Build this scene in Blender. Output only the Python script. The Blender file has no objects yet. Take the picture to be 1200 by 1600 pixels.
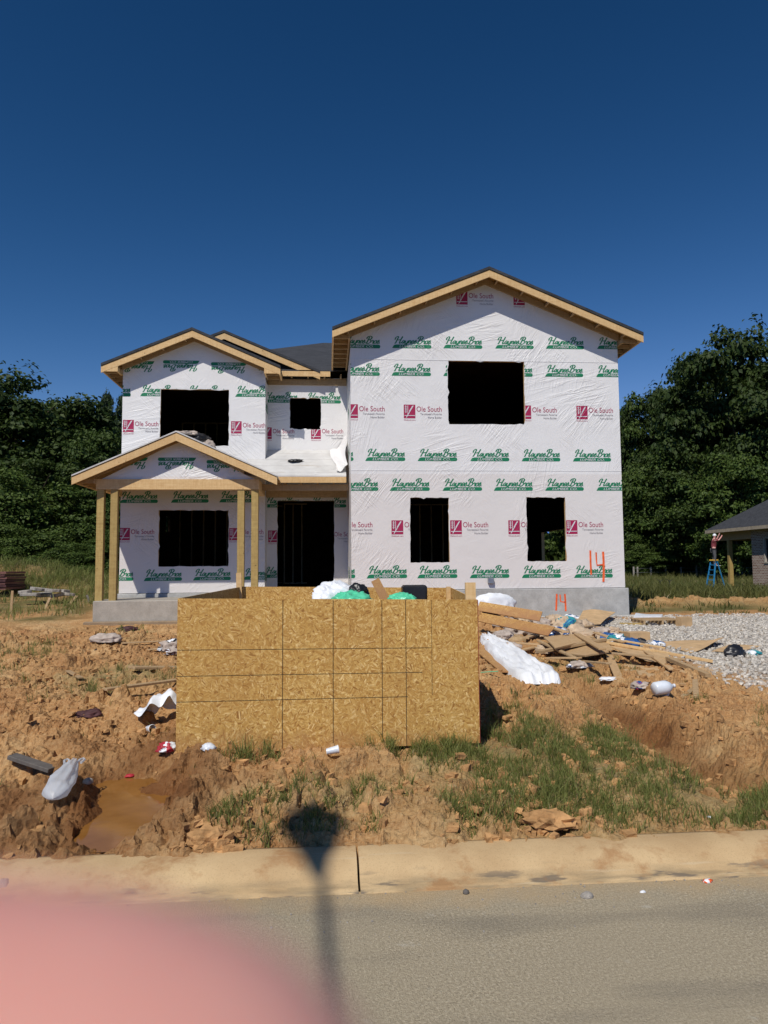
import bpy, bmesh, math, random
import numpy as np
from mathutils import Vector, Matrix, Euler
S = bpy.context.scene
COL = S.collection
# ------------------------------------------------------------------ camera
FPX, PSI, TH, RO = 1130.0, math.radians(4.5), math.atan(85/1130.0), 0.008
CAM = np.array([0.0, 0.0, 1.70])
_F = np.array([math.sin(PSI)*math.cos(TH), math.cos(PSI)*math.cos(TH), math.sin(TH)])
_R0 = np.array([math.cos(PSI), -math.sin(PSI), 0.0]); _U0 = np.cross(_R0, _F)
_U = _U0*math.cos(RO)+_R0*math.sin(RO); _R = _R0*math.cos(RO)-_U0*math.sin(RO)
cd = bpy.data.cameras.new('camera'); cam = bpy.data.objects.new('camera', cd); COL.objects.link(cam)
cam.matrix_world = Matrix(((_R[0], _U[0], -_F[0], CAM[0]), (_R[1], _U[1], -_F[1], CAM[1]), (_R[2], _U[2], -_F[2], CAM[2]), (0, 0, 0, 1)))
cd.sensor_fit = 'VERTICAL'; cd.sensor_height = 24.0; cd.sensor_width = 18.0
cd.lens = 24.0*FPX/1600; cd.clip_start = 0.004; cd.clip_end = 3000
cd.dof.use_dof = True; cd.dof.focus_distance = 9.0; cd.dof.aperture_fstop = 7.0
S.camera = cam
# ------------------------------------------------------------------ light
SUN_EL, SUN_AZ = math.radians(50), math.radians(28)     # the sun stands behind and to the left of the photographer
w = bpy.data.worlds.new('World'); S.world = w; w.use_nodes = True
nt = w.node_tree; bg = nt.nodes['Background']
sky = nt.nodes.new('ShaderNodeTexSky'); sky.sky_type = 'NISHITA'; sky.sun_disc = False
sky.sun_elevation = SUN_EL; sky.sun_rotation = math.pi+SUN_AZ
sky.altitude = 0; sky.air_density = 1.0; sky.dust_density = 0.0; sky.ozone_density = 6.0
skm = nt.nodes.new('ShaderNodeMix'); skm.data_type = 'RGBA'; skm.blend_type = 'MULTIPLY'; skm.inputs[0].default_value = 1
skm.inputs[7].default_value = (.35, .72, 1.0, 1)        # the clear, deep blue air of that day
nt.links.new(sky.outputs[0], skm.inputs[6]); 
_sp = nt.nodes.new('ShaderNodeSeparateColor'); _cb = nt.nodes.new('ShaderNodeCombineColor'); nt.links.new(skm.outputs[2], _sp.inputs[0])
for _i, (_m, _e) in enumerate(((.357, 2.4), (1.40, 1.65), (3.85, 1.62))):       # steeper fall from the horizon to the zenith, as in thin dry air
    _n = []
    for _op, _v in (('DIVIDE', _m), ('MINIMUM', 2.0), ('POWER', _e), ('MULTIPLY', _m)):
        _q = nt.nodes.new('ShaderNodeMath'); _q.operation = _op; _q.inputs[1].default_value = _v; _n.append(_q)
    nt.links.new(_sp.outputs[_i], _n[0].inputs[0])
    for _a, _b in zip(_n[:-1], _n[1:]): nt.links.new(_a.outputs[0], _b.inputs[0])
    nt.links.new(_n[-1].outputs[0], _cb.inputs[_i])
nt.links.new(_cb.outputs[0], bg.inputs[0]); bg.inputs[1].default_value = 0.065
sd = bpy.data.lights.new('sun', 'SUN'); sd.energy = 4.0; sd.angle = math.radians(0.53); sd.color = (1.0, 0.95, 0.87)
sun = bpy.data.objects.new('sun', sd); COL.objects.link(sun)
SUNV = Vector((math.sin(SUN_AZ)*math.cos(SUN_EL), math.cos(SUN_AZ)*math.cos(SUN_EL), -math.sin(SUN_EL)))
sun.rotation_euler = SUNV.to_track_quat('-Z', 'Y').to_euler(); sun.location = (-8, -14, 28)
S.view_settings.view_transform = 'Standard'; S.view_settings.look = 'None'
S.view_settings.exposure = 0.0; S.view_settings.gamma = 1.0; S.view_settings.use_curve_mapping = False
S.cycles.use_denoising = True; S.cycles.max_bounces = 6; S.cycles.diffuse_bounces = 3
S.cycles.transparent_max_bounces = 8; S.cycles.caustics_reflective = False; S.cycles.caustics_refractive = False

# ------------------------------------------------------------------ photo measuring: a pixel of the photograph to a point of the place
def ray(px, py): return _F+_R*((px-600)/FPX)+_U*((800-py)/FPX)
def atY(px, py, Y):
    r = ray(px, py); return CAM+r*(Y/r[1])
def gp(px, py):                                          # where the view ray meets the ground
    r = ray(px, py); lo, hi = 2.0, 250.0; t = np.geomspace(lo, hi, 240)
    for k in range(2):
        q = CAM[None, :]+r[None, :]*t[:, None]; below = q[:, 2] < H(q[:, 0], q[:, 1]); i = int(np.argmax(below)) if below.any() else len(t)-1
        t = np.linspace(t[max(i-1, 0)], t[i], 24)
    p = CAM+r*t[-1]; return Vector((p[0], p[1], H1(p[0], p[1])))
# ------------------------------------------------------------------ noise
def _hash(ix, iy, s):
    h = (ix.astype(np.int64)*374761393+iy.astype(np.int64)*668265263+s*2147483647) & 0xffffffff
    h = ((h ^ (h >> 13))*1274126177) & 0xffffffff
    h = ((h ^ (h >> 16))*2246822519) & 0xffffffff
    return ((h ^ (h >> 15)) & 0xffffff)/float(0xffffff)
def vnoise(x, y, s=0):
    ix, iy = np.floor(x), np.floor(y); fx, fy = x-ix, y-iy
    out = 0
    u = fx*fx*fx*(fx*(fx*6-15)+10); v = fy*fy*fy*(fy*(fy*6-15)+10)
    def g(a, b):
        t = _hash(ix+a, iy+b, s)*2*math.pi
        return np.cos(t)*(fx-a)+np.sin(t)*(fy-b)
    return 1.5*((g(0, 0)*(1-u)+g(1, 0)*u)*(1-v)+(g(0, 1)*(1-u)+g(1, 1)*u)*v)
def fbm(x, y, s=0, o=4, lac=2.03, gain=0.5):
    a, f, r = 1.0, 1.0, 0
    for k in range(o):
        r = r+a*vnoise(x*f+k*17.3, y*f-k*9.1, s+k); a *= gain; f *= lac
    return r
def clods(x, y, cell, s=0, fill=0.8):                    # rounded lumps, one per cell at most
    X, Y = x/cell, y/cell
    ix, iy = np.floor(X), np.floor(Y); best = np.zeros_like(X)
    for a in (-1, 0, 1):
        for b in (-1, 0, 1):
            cx, cy = ix+a, iy+b
            px = cx+_hash(cx, cy, s); py = cy+_hash(cx, cy, s+7)
            r = 0.25+0.5*_hash(cx, cy, s+13); on = _hash(cx, cy, s+21) < fill
            th = _hash(cx, cy, s+31)*math.pi
            dx, dy = X-px, Y-py
            ux = dx*np.cos(th)+dy*np.sin(th); uy = (-dx*np.sin(th)+dy*np.cos(th))*1.5
            d = (np.abs(ux)**2.6+np.abs(uy)**2.6)**(1/2.6)/r
            tl = (_hash(cx, cy, s+41)-.5)*dx+(_hash(cx, cy, s+47)-.5)*dy
            h = np.where(on, r*np.minimum(np.clip(.75+1.6*tl/r, .2, 1.2), 2.2*np.clip(1-d, 0, 1)), 0)
            best = np.maximum(best, h)
    return best*cell
def sst(a, b, x):
    t = np.clip((x-a)/(b-a), 0, 1); return t*t*(3-2*t)
def gau(x, y, cx, cy, rx, ry): return np.exp(-((x-cx)/rx)**2-((y-cy)/ry)**2)
# ------------------------------------------------------------------ the lie of the land
_ys = [-5, 3.9, 4.3, 5, 6, 8, 12, 17, 22, 30, 42, 60, 75, 120, 900]
_zr = [-.3, .0, .07, .15, .22, .26, .32, .45, .46, .34, .18, .6, .95, 1.0, 1.6]
_zl = [-.3, .0, .07, .13, .19, .28, .36, .40, .72, .95, 1.1, 1.2, 1.3, 1.4, 2.0]
TR_X = lambda y: 2.93+0.05*np.sin(y*1.7)+0.10*np.sin(y*.8+1)
def wetness(x, y):
    n = vnoise(x*3.1, y*3.1, 91)*.35
    pud = gau(x, y, -1.35, 5.2, .75, 1.35)
    r2 = gau(x, y, -2.15, 4.85, 1.0, .6)
    r3 = gau(x, y, -1.7, 4.5, 1.0, .30)*.7
    tr = gau(x-TR_X(y)-.1, y, 0, 6.8, .22, 1.9)*.85
    return np.clip(1.25*np.maximum.reduce([pud, r2*.9, r3, tr])+n-.12, 0, 1)
def ruts(x, y):
    cx = -1.36-.10*(y-5.2)+.05*np.sin(y*4.0); hw = .22+.13*sst(4.7, 5.6, y)
    along = sst(4.35, 4.7, y)*(1-sst(5.85, 6.2, y))
    d1 = -.17*np.exp(-np.abs((x-cx)/hw)**3)*along
    lip = .055*(np.exp(-((x-cx-hw-.16)/.13)**2)+.6*np.exp(-((x-cx+hw+.14)/.12)**2))*along
    d2 = -.09*gau(x, y, -2.15, 4.85, .55, .38)
    tx = x-TR_X(y); ta = sst(4.75, 5.2, y)*(1-sst(8.2, 9.0, y))
    d3 = (-.17*np.exp(-np.abs(tx/.24)**2.2)+.055*np.exp(-((tx-.48)/.24)**2)+.02*np.exp(-((tx+.4)/.2)**2))*ta
    return d1+lip+d2+d3
def H(x, y):
    x = np.asarray(x, float); y = np.asarray(y, float)
    b = np.interp(y, _ys, _zr); l = np.interp(y, _ys, _zl)
    k = sst(-5, 1.5, x); z = l*(1-k)+b*k
    z = z+ruts(x, y)
    z = z+.95*gau(x, y, -12.2, 28, 4.2, 2.2)*(1+.25*fbm(x*.5, y*.5, 5))+.35*gau(x, y, -17, 25, 3.5, 2)
    z = z+.16*np.exp(-((y-20.5-.04*x)/.9)**2)*sst(6.8, 8.0, x)
    z = z+.36*gau(x, y, 3.1, 14.4, 1.5, 1.3)+.16*gau(x, y, 3.6, 11.6, 1.3, 1.5)
    # rough broken soil; calmer on the gravel, by the house and in the field
    near = 1-sst(15, 19, y); far = 1-sst(40, 80, y)
    grav = sst(4.6, 5.4, x-.07*(y-8))*sst(7.2, 8.2, y)*(1-sst(16, 18, y))
    start = sst(4.12, 4.45, y)
    wet = wetness(x, y)
    lawn = gau(x, y, 1.7, 5.3, 1.25, 1.0)
    rough = start*(.35+.65*near)*(1-.8*grav)*(1-.6*lawn)
    wx = x+.05*vnoise(x*7, y*7, 41); wy = y+.05*vnoise(x*7, y*7, 43)
    z = z+rough*(.055*fbm(x*.9, y*.9, 3)+.035*fbm(x*2.6, y*2.6, 11)*near)
    m1 = np.clip(.55+.9*vnoise(x*.8, y*.8, 51), 0, 1); m2 = np.clip(.6+.9*vnoise(x*1.3, y*1.3, 57), 0, 1)
    ridge = np.maximum(gau(x, y, -.55, 4.85, .75, .55), gau(x, y, -1.05, 4.75, .22, .7))
    ridge = np.maximum(ridge, .9*gau(x, y, -1.75, 4.65, .22, .55))
    ridge = np.maximum(ridge, .8*gau(x, y, .95, 4.5, .5, .28))
    ridge = np.maximum(ridge, .95*np.exp(-((x-TR_X(y)-.46)/.22)**2)*sst(4.3, 4.8, y)*(1-sst(8.2, 9, y)))
    ridge = np.maximum(ridge, .6*gau(x, y, -3.2, 6.9, 1.2, .8))
    bankm = np.exp(-((y-20.5-.04*x)/1.1)**2)*sst(6.8, 8.0, x)
    inpud = np.clip((wet-.75)*4, 0, 1)*(ruts(x, y) < -.06)
    c1 = clods(wx, wy, .30, 1, .6); c2 = clods(wx, wy, .14, 2, .75); c3 = clods(wx, wy, .065, 3, .85)
    cl = c1*m1*.8+c2*m2*1.05+c3*1.0
    z = z+rough*near*(1-inpud)*cl*(.72+.25*ridge)*(1-.35*np.clip(x-2.5, 0, 1)*np.clip(8.5-y, 0, 1))+start*(1-inpud)*ridge*near*(.10*c1+.22*c2+.25*c3)
    z = z+bankm*(.25*clods(wx, wy, .6, 5, .7)+.5*c1+.5*c2)
    z = z+rough*near*.012*fbm(x*14, y*14, 61, 3)
    z = z+ridge*start*.03*(1+vnoise(x*5, y*5, 67))
    z = z-.05*np.clip(vnoise(x*2.1, y*2.1, 69)-.12, 0, 1)*rough*near
    z = z+far*(1-near)*.03*fbm(x*1.2, y*1.2, 71)
    z = z+.06*np.clip(vnoise(x*1.7, y*.6, 73)-.12, 0, 1)*sst(4.15, 4.24, y)*(1-sst(4.4, 4.6, y))
    # tyre tread prints across the soft ground
    tread = gau(x, y, -2.6, 7.6, .5, 1.6)*(1-wet)
    z = z+tread*.012*np.sin(y*38+6*x)
    return z
def H1(x, y): return float(H(np.array([x]), np.array([y]))[0])
# ------------------------------------------------------------------ mesh helpers
class MB:
    def __init__(self): self.v, self.f, self.m, self.s = [], [], [], []
    def add(self, vs, fs, mi=0, smooth=False):
        b = len(self.v); self.v.extend([tuple(p) for p in vs])
        for f in fs: self.f.append(tuple(b+i for i in f)); self.m.append(mi); self.s.append(smooth)
    def box(self, x0, x1, y0, y1, z0, z1, mi=0):
        self.add([(x0, y0, z0), (x1, y0, z0), (x1, y1, z0), (x0, y1, z0), (x0, y0, z1), (x1, y0, z1), (x1, y1, z1), (x0, y1, z1)],
                 [(0, 3, 2, 1), (4, 5, 6, 7), (0, 1, 5, 4), (1, 2, 6, 5), (2, 3, 7, 6), (3, 0, 4, 7)], mi)
    def bar(self, a, b, w, h, up=(0, 0, 1), mi=0):       # a straight piece of timber from a to b
        a, b = Vector(a), Vector(b); d = (b-a).normalized(); u = Vector(up)
        s = d.cross(u)
        if s.length < 1e-4: s = d.cross(Vector((1, 0, 0)))
        s.normalize(); u = s.cross(d).normalized()
        s = s*w/2; u = u*h/2
        vs = [p+i*s+j*u for p in (a, b) for i, j in ((-1, -1), (1, -1), (1, 1), (-1, 1))]
        self.add(vs, [(0, 3, 2, 1), (4, 5, 6, 7), (0, 1, 5, 4), (1, 2, 6, 5), (2, 3, 7, 6), (3, 0, 4, 7)], mi)
    def prism(self, poly, d, mi=0):                      # planar polygon pushed along d
        n = len(poly); d = Vector(d); a = [Vector(p) for p in poly]
        vs = a+[p+d for p in a]
        fs = [tuple(range(n)), tuple(range(2*n-1, n-1, -1))]+[(i, i+n, (i+1) % n+n, (i+1) % n) for i in range(n)]
        self.add(vs, fs, mi)
    def tube(self, pts, r, n=8, mi=0, cap=True):
        pts = [Vector(p) for p in pts]; rs = r if isinstance(r, (list, tuple)) else [r]*len(pts)
        rings = []
        for i, p in enumerate(pts):
            d = (pts[min(i+1, len(pts)-1)]-pts[max(i-1, 0)]).normalized()
            s = d.cross(Vector((0, 0, 1)) if abs(d.z) < .9 else Vector((1, 0, 0))).normalized(); u = s.cross(d)
            rings.append([p+(s*math.cos(t)+u*math.sin(t))*rs[i] for t in [2*math.pi*k/n for k in range(n)]])
        vs = [q for r_ in rings for q in r_]; fs = []
        for i in range(len(pts)-1):
            for k in range(n): fs.append((i*n+k, i*n+(k+1) % n, (i+1)*n+(k+1) % n, (i+1)*n+k))
        self.add(vs, fs, mi, True)
        if cap: self.add(rings[0], [tuple(range(n-1, -1, -1))], mi); self.add(rings[-1], [tuple(range(n))], mi)
    def lathe(self, prof, n=20, mi=0, c=(0, 0, 0)):
        vs = [(c[0]+r*math.cos(2*math.pi*k/n), c[1]+r*math.sin(2*math.pi*k/n), c[2]+z) for r, z in prof for k in range(n)]
        fs = [(i*n+k, i*n+(k+1) % n, (i+1)*n+(k+1) % n, (i+1)*n+k) for i in range(len(prof)-1) for k in range(n)]
        self.add(vs, fs, mi, True)
    def build(self, name, mats, parent=None, origin=None, bevel=0):
        if not isinstance(mats, (list, tuple)): mats = [mats]
        me = bpy.data.meshes.new(name)
        o0 = Vector(origin) if origin is not None else Vector((0, 0, 0))
        me.from_pydata([tuple(Vector(p)-o0) for p in self.v], [], self.f)
        me.polygons.foreach_set('material_index', self.m); me.polygons.foreach_set('use_smooth', self.s)
        for m in mats: me.materials.append(m)
        me.update()
        return link(name, me, parent, bevel=bevel, loc=None if origin is None or parent is not None else origin)
def link(name, me, parent=None, loc=None, bevel=0):
    o = bpy.data.objects.new(name, me); COL.objects.link(o)
    if parent is not None: o.parent = parent
    if loc is not None: o.location = loc
    if bevel:
        b = o.modifiers.new('bevel', 'BEVEL'); b.width = bevel; b.segments = 1; b.limit_method = 'ANGLE'
    return o
def tag(o, label=None, cat=None, group=None, kind=None):
    if label: o['label'] = label
    if cat: o['category'] = cat
    if group: o['group'] = group
    if kind: o['kind'] = kind
    return o
def thing(name, label, cat, loc=(0, 0, 0), rot=(0, 0, 0), group=None):
    o = bpy.data.objects.new(name, None); COL.objects.link(o); o.location = loc; o.rotation_euler = rot
    o.empty_display_size = .2
    return tag(o, label, cat, group)
def np_mesh(name, v, f, mats, smooth=False, mi=None):    # big meshes straight from arrays; f is (n,3) or (n,4)
    me = bpy.data.meshes.new(name); n, k = f.shape
    me.vertices.add(len(v)); me.vertices.foreach_set('co', np.ascontiguousarray(v, np.float32).ravel())
    me.loops.add(n*k); me.loops.foreach_set('vertex_index', np.ascontiguousarray(f, np.int32).ravel())
    me.polygons.add(n); me.polygons.foreach_set('loop_start', np.arange(0, n*k, k, dtype=np.int32))
    me.polygons.foreach_set('use_smooth', np.full(n, smooth))
    if mi is not None: me.polygons.foreach_set('material_index', mi.astype(np.int32))
    for m in (mats if isinstance(mats, (list, tuple)) else [mats]): me.materials.append(m)
    me.update(calc_edges=True); me.validate(); return me
def attr(me, name, a):
    t = me.attributes.new(name, 'FLOAT', 'POINT'); t.data.foreach_set('value', np.ascontiguousarray(a, np.float32))
# ------------------------------------------------------------------ materials
class NT:
    def __init__(self, name, rough=.8, spec=.3):
        self.m = bpy.data.materials.new(name); self.m.use_nodes = True; self.t = self.m.node_tree
        self.b = self.t.nodes['Principled BSDF']; self.b.inputs['Roughness'].default_value = rough
        self.b.inputs['Specular IOR Level'].default_value = spec
        self.co = None
    def n(self, typ, **kw):
        x = self.t.nodes.new('ShaderNode'+typ)
        for k, v in kw.items():
            if k in x.inputs.keys() if hasattr(x.inputs, 'keys') else False: self.set(x, k, v)
            else: setattr(x, k, v)
        return x
    def set(self, x, k, v):
        if hasattr(v, 'is_output') or isinstance(v, bpy.types.NodeSocket): self.t.links.new(v, x.inputs[k])
        else: x.inputs[k].default_value = v
    def coord(self, kind='Object'):
        if self.co is None: self.co = self.t.nodes.new('ShaderNodeTexCoord')
        return self.co.outputs[kind]
    def mapv(self, v, scale=(1, 1, 1), rot=(0, 0, 0), loc=(0, 0, 0)):
        x = self.t.nodes.new('ShaderNodeMapping'); self.t.links.new(v, x.inputs['Vector'])
        x.inputs['Scale'].default_value = scale; x.inputs['Rotation'].default_value = rot; x.inputs['Location'].default_value = loc
        return x.outputs[0]
    def noise(self, v, scale=5, detail=4, rough=.55, dist=0, out='Fac'):
        x = self.t.nodes.new('ShaderNodeTexNoise'); self.t.links.new(v, x.inputs['Vector'])
        for k, a in (('Scale', scale), ('Detail', detail), ('Roughness', rough), ('Distortion', dist)): x.inputs[k].default_value = a
        return x.outputs[out]
    def vor(self, v, scale=5, feature='F1', out='Distance', rnd=1.0):
        x = self.t.nodes.new('ShaderNodeTexVoronoi'); self.t.links.new(v, x.inputs['Vector']); x.feature = feature
        x.inputs['Scale'].default_value = scale; x.inputs['Randomness'].default_value = rnd
        return x.outputs[out]
    def ramp(self, v, stops, interp='LINEAR'):
        x = self.t.nodes.new('ShaderNodeValToRGB'); self.t.links.new(v, x.inputs[0]); cr = x.color_ramp; cr.interpolation = interp
        while len(cr.elements) < len(stops): cr.elements.new(.5)
        for e, (p, c) in zip(cr.elements, stops):
            e.position = p; e.color = (c, c, c, 1) if isinstance(c, (int, float)) else (*c, 1)
        return x.outputs[0]
    def math(self, op, a, b=0.0, clamp=False):
        x = self.t.nodes.new('ShaderNodeMath'); x.operation = op; x.use_clamp = clamp
        self.set(x, 0, a); self.set(x, 1, b); return x.outputs[0]
    def mix(self, f, a, b, typ='MIX'):
        x = self.t.nodes.new('ShaderNodeMix'); x.data_type = 'RGBA'; x.blend_type = typ
        self.set(x, 0, f)
        for i, c in ((6, a), (7, b)): self.set(x, i, (*c, 1) if isinstance(c, tuple) and len(c) == 3 else c)
        return x.outputs[2]
    def attr(self, name):
        x = self.t.nodes.new('ShaderNodeAttribute'); x.attribute_name = name; return x.outputs['Fac']
    def bump(self, h, strength=.3, dist=.02, nrm=None):
        x = self.t.nodes.new('ShaderNodeBump'); self.t.links.new(h, x.inputs['Height'])
        x.inputs['Strength'].default_value = strength; x.inputs['Distance'].default_value = dist
        if nrm is not None: self.t.links.new(nrm, x.inputs['Normal'])
        return x.outputs[0]
    def done(self, col=None, nrm=None, rough=None):
        if col is not None: self.set(self.b, 'Base Color', (*col, 1) if isinstance(col, tuple) and len(col) == 3 else col)
        if nrm is not None: self.t.links.new(nrm, self.b.inputs['Normal'])
        if rough is not None: self.set(self.b, 'Roughness', rough)
        return self.m
def simple(name, col, rough=.7, var=.15, scale=6, spec=.3, bump=0.0, bscale=40, metal=0):
    t = NT(name, rough, spec); v = t.coord()
    n = t.noise(v, scale, 5); c2 = tuple(max(0, c*(1-var*1.6)) for c in col); c1 = tuple(min(1, c*(1+var)) for c in col)
    c = t.ramp(n, [(.3, c2), (.7, c1)]); t.b.inputs['Metallic'].default_value = metal
    return t.done(c, t.bump(t.noise(v, bscale, 4), .5, bump) if bump else None)
M = {}
def wrap_mat(name, col, plain=True):                     # house wrap: creases pulled between the staples
    t = NT(name, .42 if plain else .5, .35); v = t.coord()
    tot = None
    for i, (a, sx, sz) in enumerate(((.9, 1.1, 9.0), (-.75, 1.2, 10.0), (.25, .8, 7.0), (1.35, .9, 8.0))):
        q = t.mapv(v, (1, 1, 1), (0, a, 0), (i*3.1, 0, i*1.7)); q = t.mapv(q, (sx, 1.0, sz))
        n = t.noise(q, 1.0, 3, .5, .6)
        r = t.math('SUBTRACT', 1.0, t.math('MULTIPLY', t.math('ABSOLUTE', t.math('SUBTRACT', n, .5)), 7.0), True)
        r = t.math('POWER', r, 2.0)
        mk = t.ramp(t.noise(t.mapv(v, (.7, .7, .7), (0, 0, 0), (i*7.7, 2, i*5.1)), 1.0, 2), [(.52, 0.0), (.70, 1.0)])
        r = t.math('MULTIPLY', r, mk); tot = r if tot is None else t.math('ADD', tot, r)
    soft = t.noise(v, 2.2, 3); tot = t.math('ADD', tot, t.math('MULTIPLY', soft, 1.2))
    fine = t.noise(v, 14, 2); tot = t.math('ADD', tot, t.math('MULTIPLY', fine, .25))
    c = t.mix(t.ramp(t.noise(v, .9, 4), [(.35, 0.0), (.75, .35)]), col, tuple(c*.88 for c in col))
    if plain:
        sepx = t.t.nodes.new('ShaderNodeSeparateXYZ'); t.t.links.new(v, sepx.inputs[0])
        up = t.math('MULTIPLY', t.math('SUBTRACT', t.noise(v, 1.3, 3), .42, True), .5)
        c = t.mix(up, c, (.60, .54, .5))
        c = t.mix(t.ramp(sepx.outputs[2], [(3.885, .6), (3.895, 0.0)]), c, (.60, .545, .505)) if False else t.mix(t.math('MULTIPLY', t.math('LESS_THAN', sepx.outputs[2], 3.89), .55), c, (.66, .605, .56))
    return t.done(c, t.bump(tot, .55, .016))
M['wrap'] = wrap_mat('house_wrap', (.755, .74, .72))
M['green'] = wrap_mat('green_ink', (.012, .19, .085), False)
M['red'] = wrap_mat('crimson_ink', (.36, .018, .075), False)
M['grey'] = wrap_mat('grey_ink', (.22, .2, .22), False)
M['white'] = wrap_mat('white_ink', (.68, .675, .69), False)
M['orange'] = simple('orange_spray_paint', (.85, .13, .03), .6, .2, 20)
def osb_mat(name, tint=1.0):
    t = NT(name, .65, .25); v = t.coord(); cols = []
    def sep1(c, k=0):
        s = t.t.nodes.new('ShaderNodeSeparateColor'); t.t.links.new(c, s.inputs[0]); return s.outputs[k]
    for i in range(3):                                   # each patch of strands lies at an angle of its own
        sh = t.mapv(v, (1, 1, 1), (.2*i, .3, .1*i), (i*2.3, i*1.1, i*3.7))
        cell = t.vor(sh, (12, 18, 26)[i], out='Color')
        vr = t.t.nodes.new('ShaderNodeVectorRotate'); vr.rotation_type = 'Y_AXIS'
        t.t.links.new(sh, vr.inputs['Vector']); t.t.links.new(t.math('MULTIPLY', sep1(cell), 6.28), vr.inputs['Angle'])
        q = t.mapv(vr.outputs[0], (15, 15, (75, 95, 125)[i]))
        vo = t.t.nodes.new('ShaderNodeTexVoronoi'); t.t.links.new(q, vo.inputs['Vector']); vo.inputs['Scale'].default_value = 1
        cols.append(vo.outputs['Color'])
    def sep(c):
        s = t.t.nodes.new('ShaderNodeSeparateColor'); t.t.links.new(c, s.inputs[0]); return s.outputs[0]
    m1 = t.ramp(t.noise(v, 12, 3), [(.46, 0.0), (.5, 1.0)]); m2 = t.ramp(t.noise(t.mapv(v, (1, 1, 1), (0, 0, 0), (5, 5, 5)), 14, 3), [(.5, 0.0), (.54, 1.0)])
    f = t.mix(m2, t.mix(m1, cols[0], cols[1]), cols[2]); k = sep(f)
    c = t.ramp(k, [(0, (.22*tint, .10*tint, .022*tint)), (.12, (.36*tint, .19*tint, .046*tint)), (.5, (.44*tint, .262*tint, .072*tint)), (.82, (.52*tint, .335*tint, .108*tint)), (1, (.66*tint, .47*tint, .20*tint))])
    g = t.noise(t.mapv(v, (1, 1, 1), (.3, .5, .2)), 60, 3)
    c = t.mix(t.ramp(g, [(.35, .35), (.6, 0.0)]), c, (.2*tint, .09*tint, .025*tint))
    c = t.mix(t.ramp(t.noise(v, 1.6, 3), [(.4, 0.0), (.7, .3)]), c, (.30*tint, .15*tint, .04*tint))
    sp = t.t.nodes.new('ShaderNodeSeparateXYZ'); t.t.links.new(v, sp.inputs[0])
    mud = t.math('SUBTRACT', t.math('MULTIPLY', t.noise(v, 9, 5, .7), .42), sp.outputs[2], True); c = t.mix(t.math('MULTIPLY', mud, 3.2, True), c, (.34, .17, .07))
    return t.done(c, t.bump(k, .25, .004))
M['osb'] = osb_mat('strand_board', 1.28); M['osb_dark'] = osb_mat('dark_strand_board', .7)  # the second is the same board pattern at a darker tint
def wood_mat(name, c1, c2, rough=.7):
    t = NT(name, rough, .25); v = t.coord()
    g = t.noise(t.mapv(v, (14, 14, 14)), 1, 5, .6, .4)
    w2 = t.noise(t.mapv(v, (2.2, 40, 40)), 1, 4, .6, .2); w3 = t.noise(t.mapv(v, (40, 40, 2.2)), 1, 4, .6, .2)
    c = t.ramp(t.math('MULTIPLY', t.math('ADD', t.math('ADD', w2, w3), g), .3333), [(.38, c2), (.6, c1)])
    kn = t.vor(t.mapv(v, (2.6, 7, 2.6)), 1.6); c = t.mix(t.ramp(kn, [(.05, .75), (.10, 0.0)]), c, tuple(x*.3 for x in c2))
    oi = t.t.nodes.new('ShaderNodeObjectInfo')
    c = t.mix(t.math('MULTIPLY', oi.outputs['Random'], .3), c, tuple(x*.72 for x in c2))
    return t.done(c, t.bump(g, .2, .003))
M['pine'] = wood_mat('framing_pine', (.74, .52, .26), (.58, .36, .155))
M['treated'] = wood_mat('treated_pine', (.48, .35, .13), (.33, .22, .075))
M['oldwood'] = wood_mat('weathered_pine', (.50, .35, .19), (.34, .225, .115))
M['greywood'] = wood_mat('grey_board', (.17, .15, .13), (.1, .09, .08))
M['ply'] = wood_mat('plywood', (.56, .38, .20), (.42, .265, .125))
def concrete(name, col, stain=(.33, .24, .13), st=.0):
    t = NT(name, .85, .2); v = t.coord()
    c = t.ramp(t.noise(v, 3.2, 6, .65), [(.3, tuple(x*.72 for x in col)), (.7, tuple(min(1, x*1.1) for x in col))])
    c = t.mix(t.ramp(t.noise(v, 34, 3), [(.3, .35), (.5, 0.0)]), c, tuple(x*.55 for x in col))
    if st: c = t.mix(t.ramp(t.noise(v, 1.1, 5, .6), [(.4, st), (.72, st*.2)]), c, stain)
    return t.done(c, t.bump(t.noise(v, 25, 6, .7), .35, .008))
M['concrete'] = concrete('foundation_concrete', (.44, .435, .41))
M['slab'] = concrete('porch_slab_concrete', (.42, .38, .32))
M['footing'] = concrete('muddy_footing', (.30, .22, .14))
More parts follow.
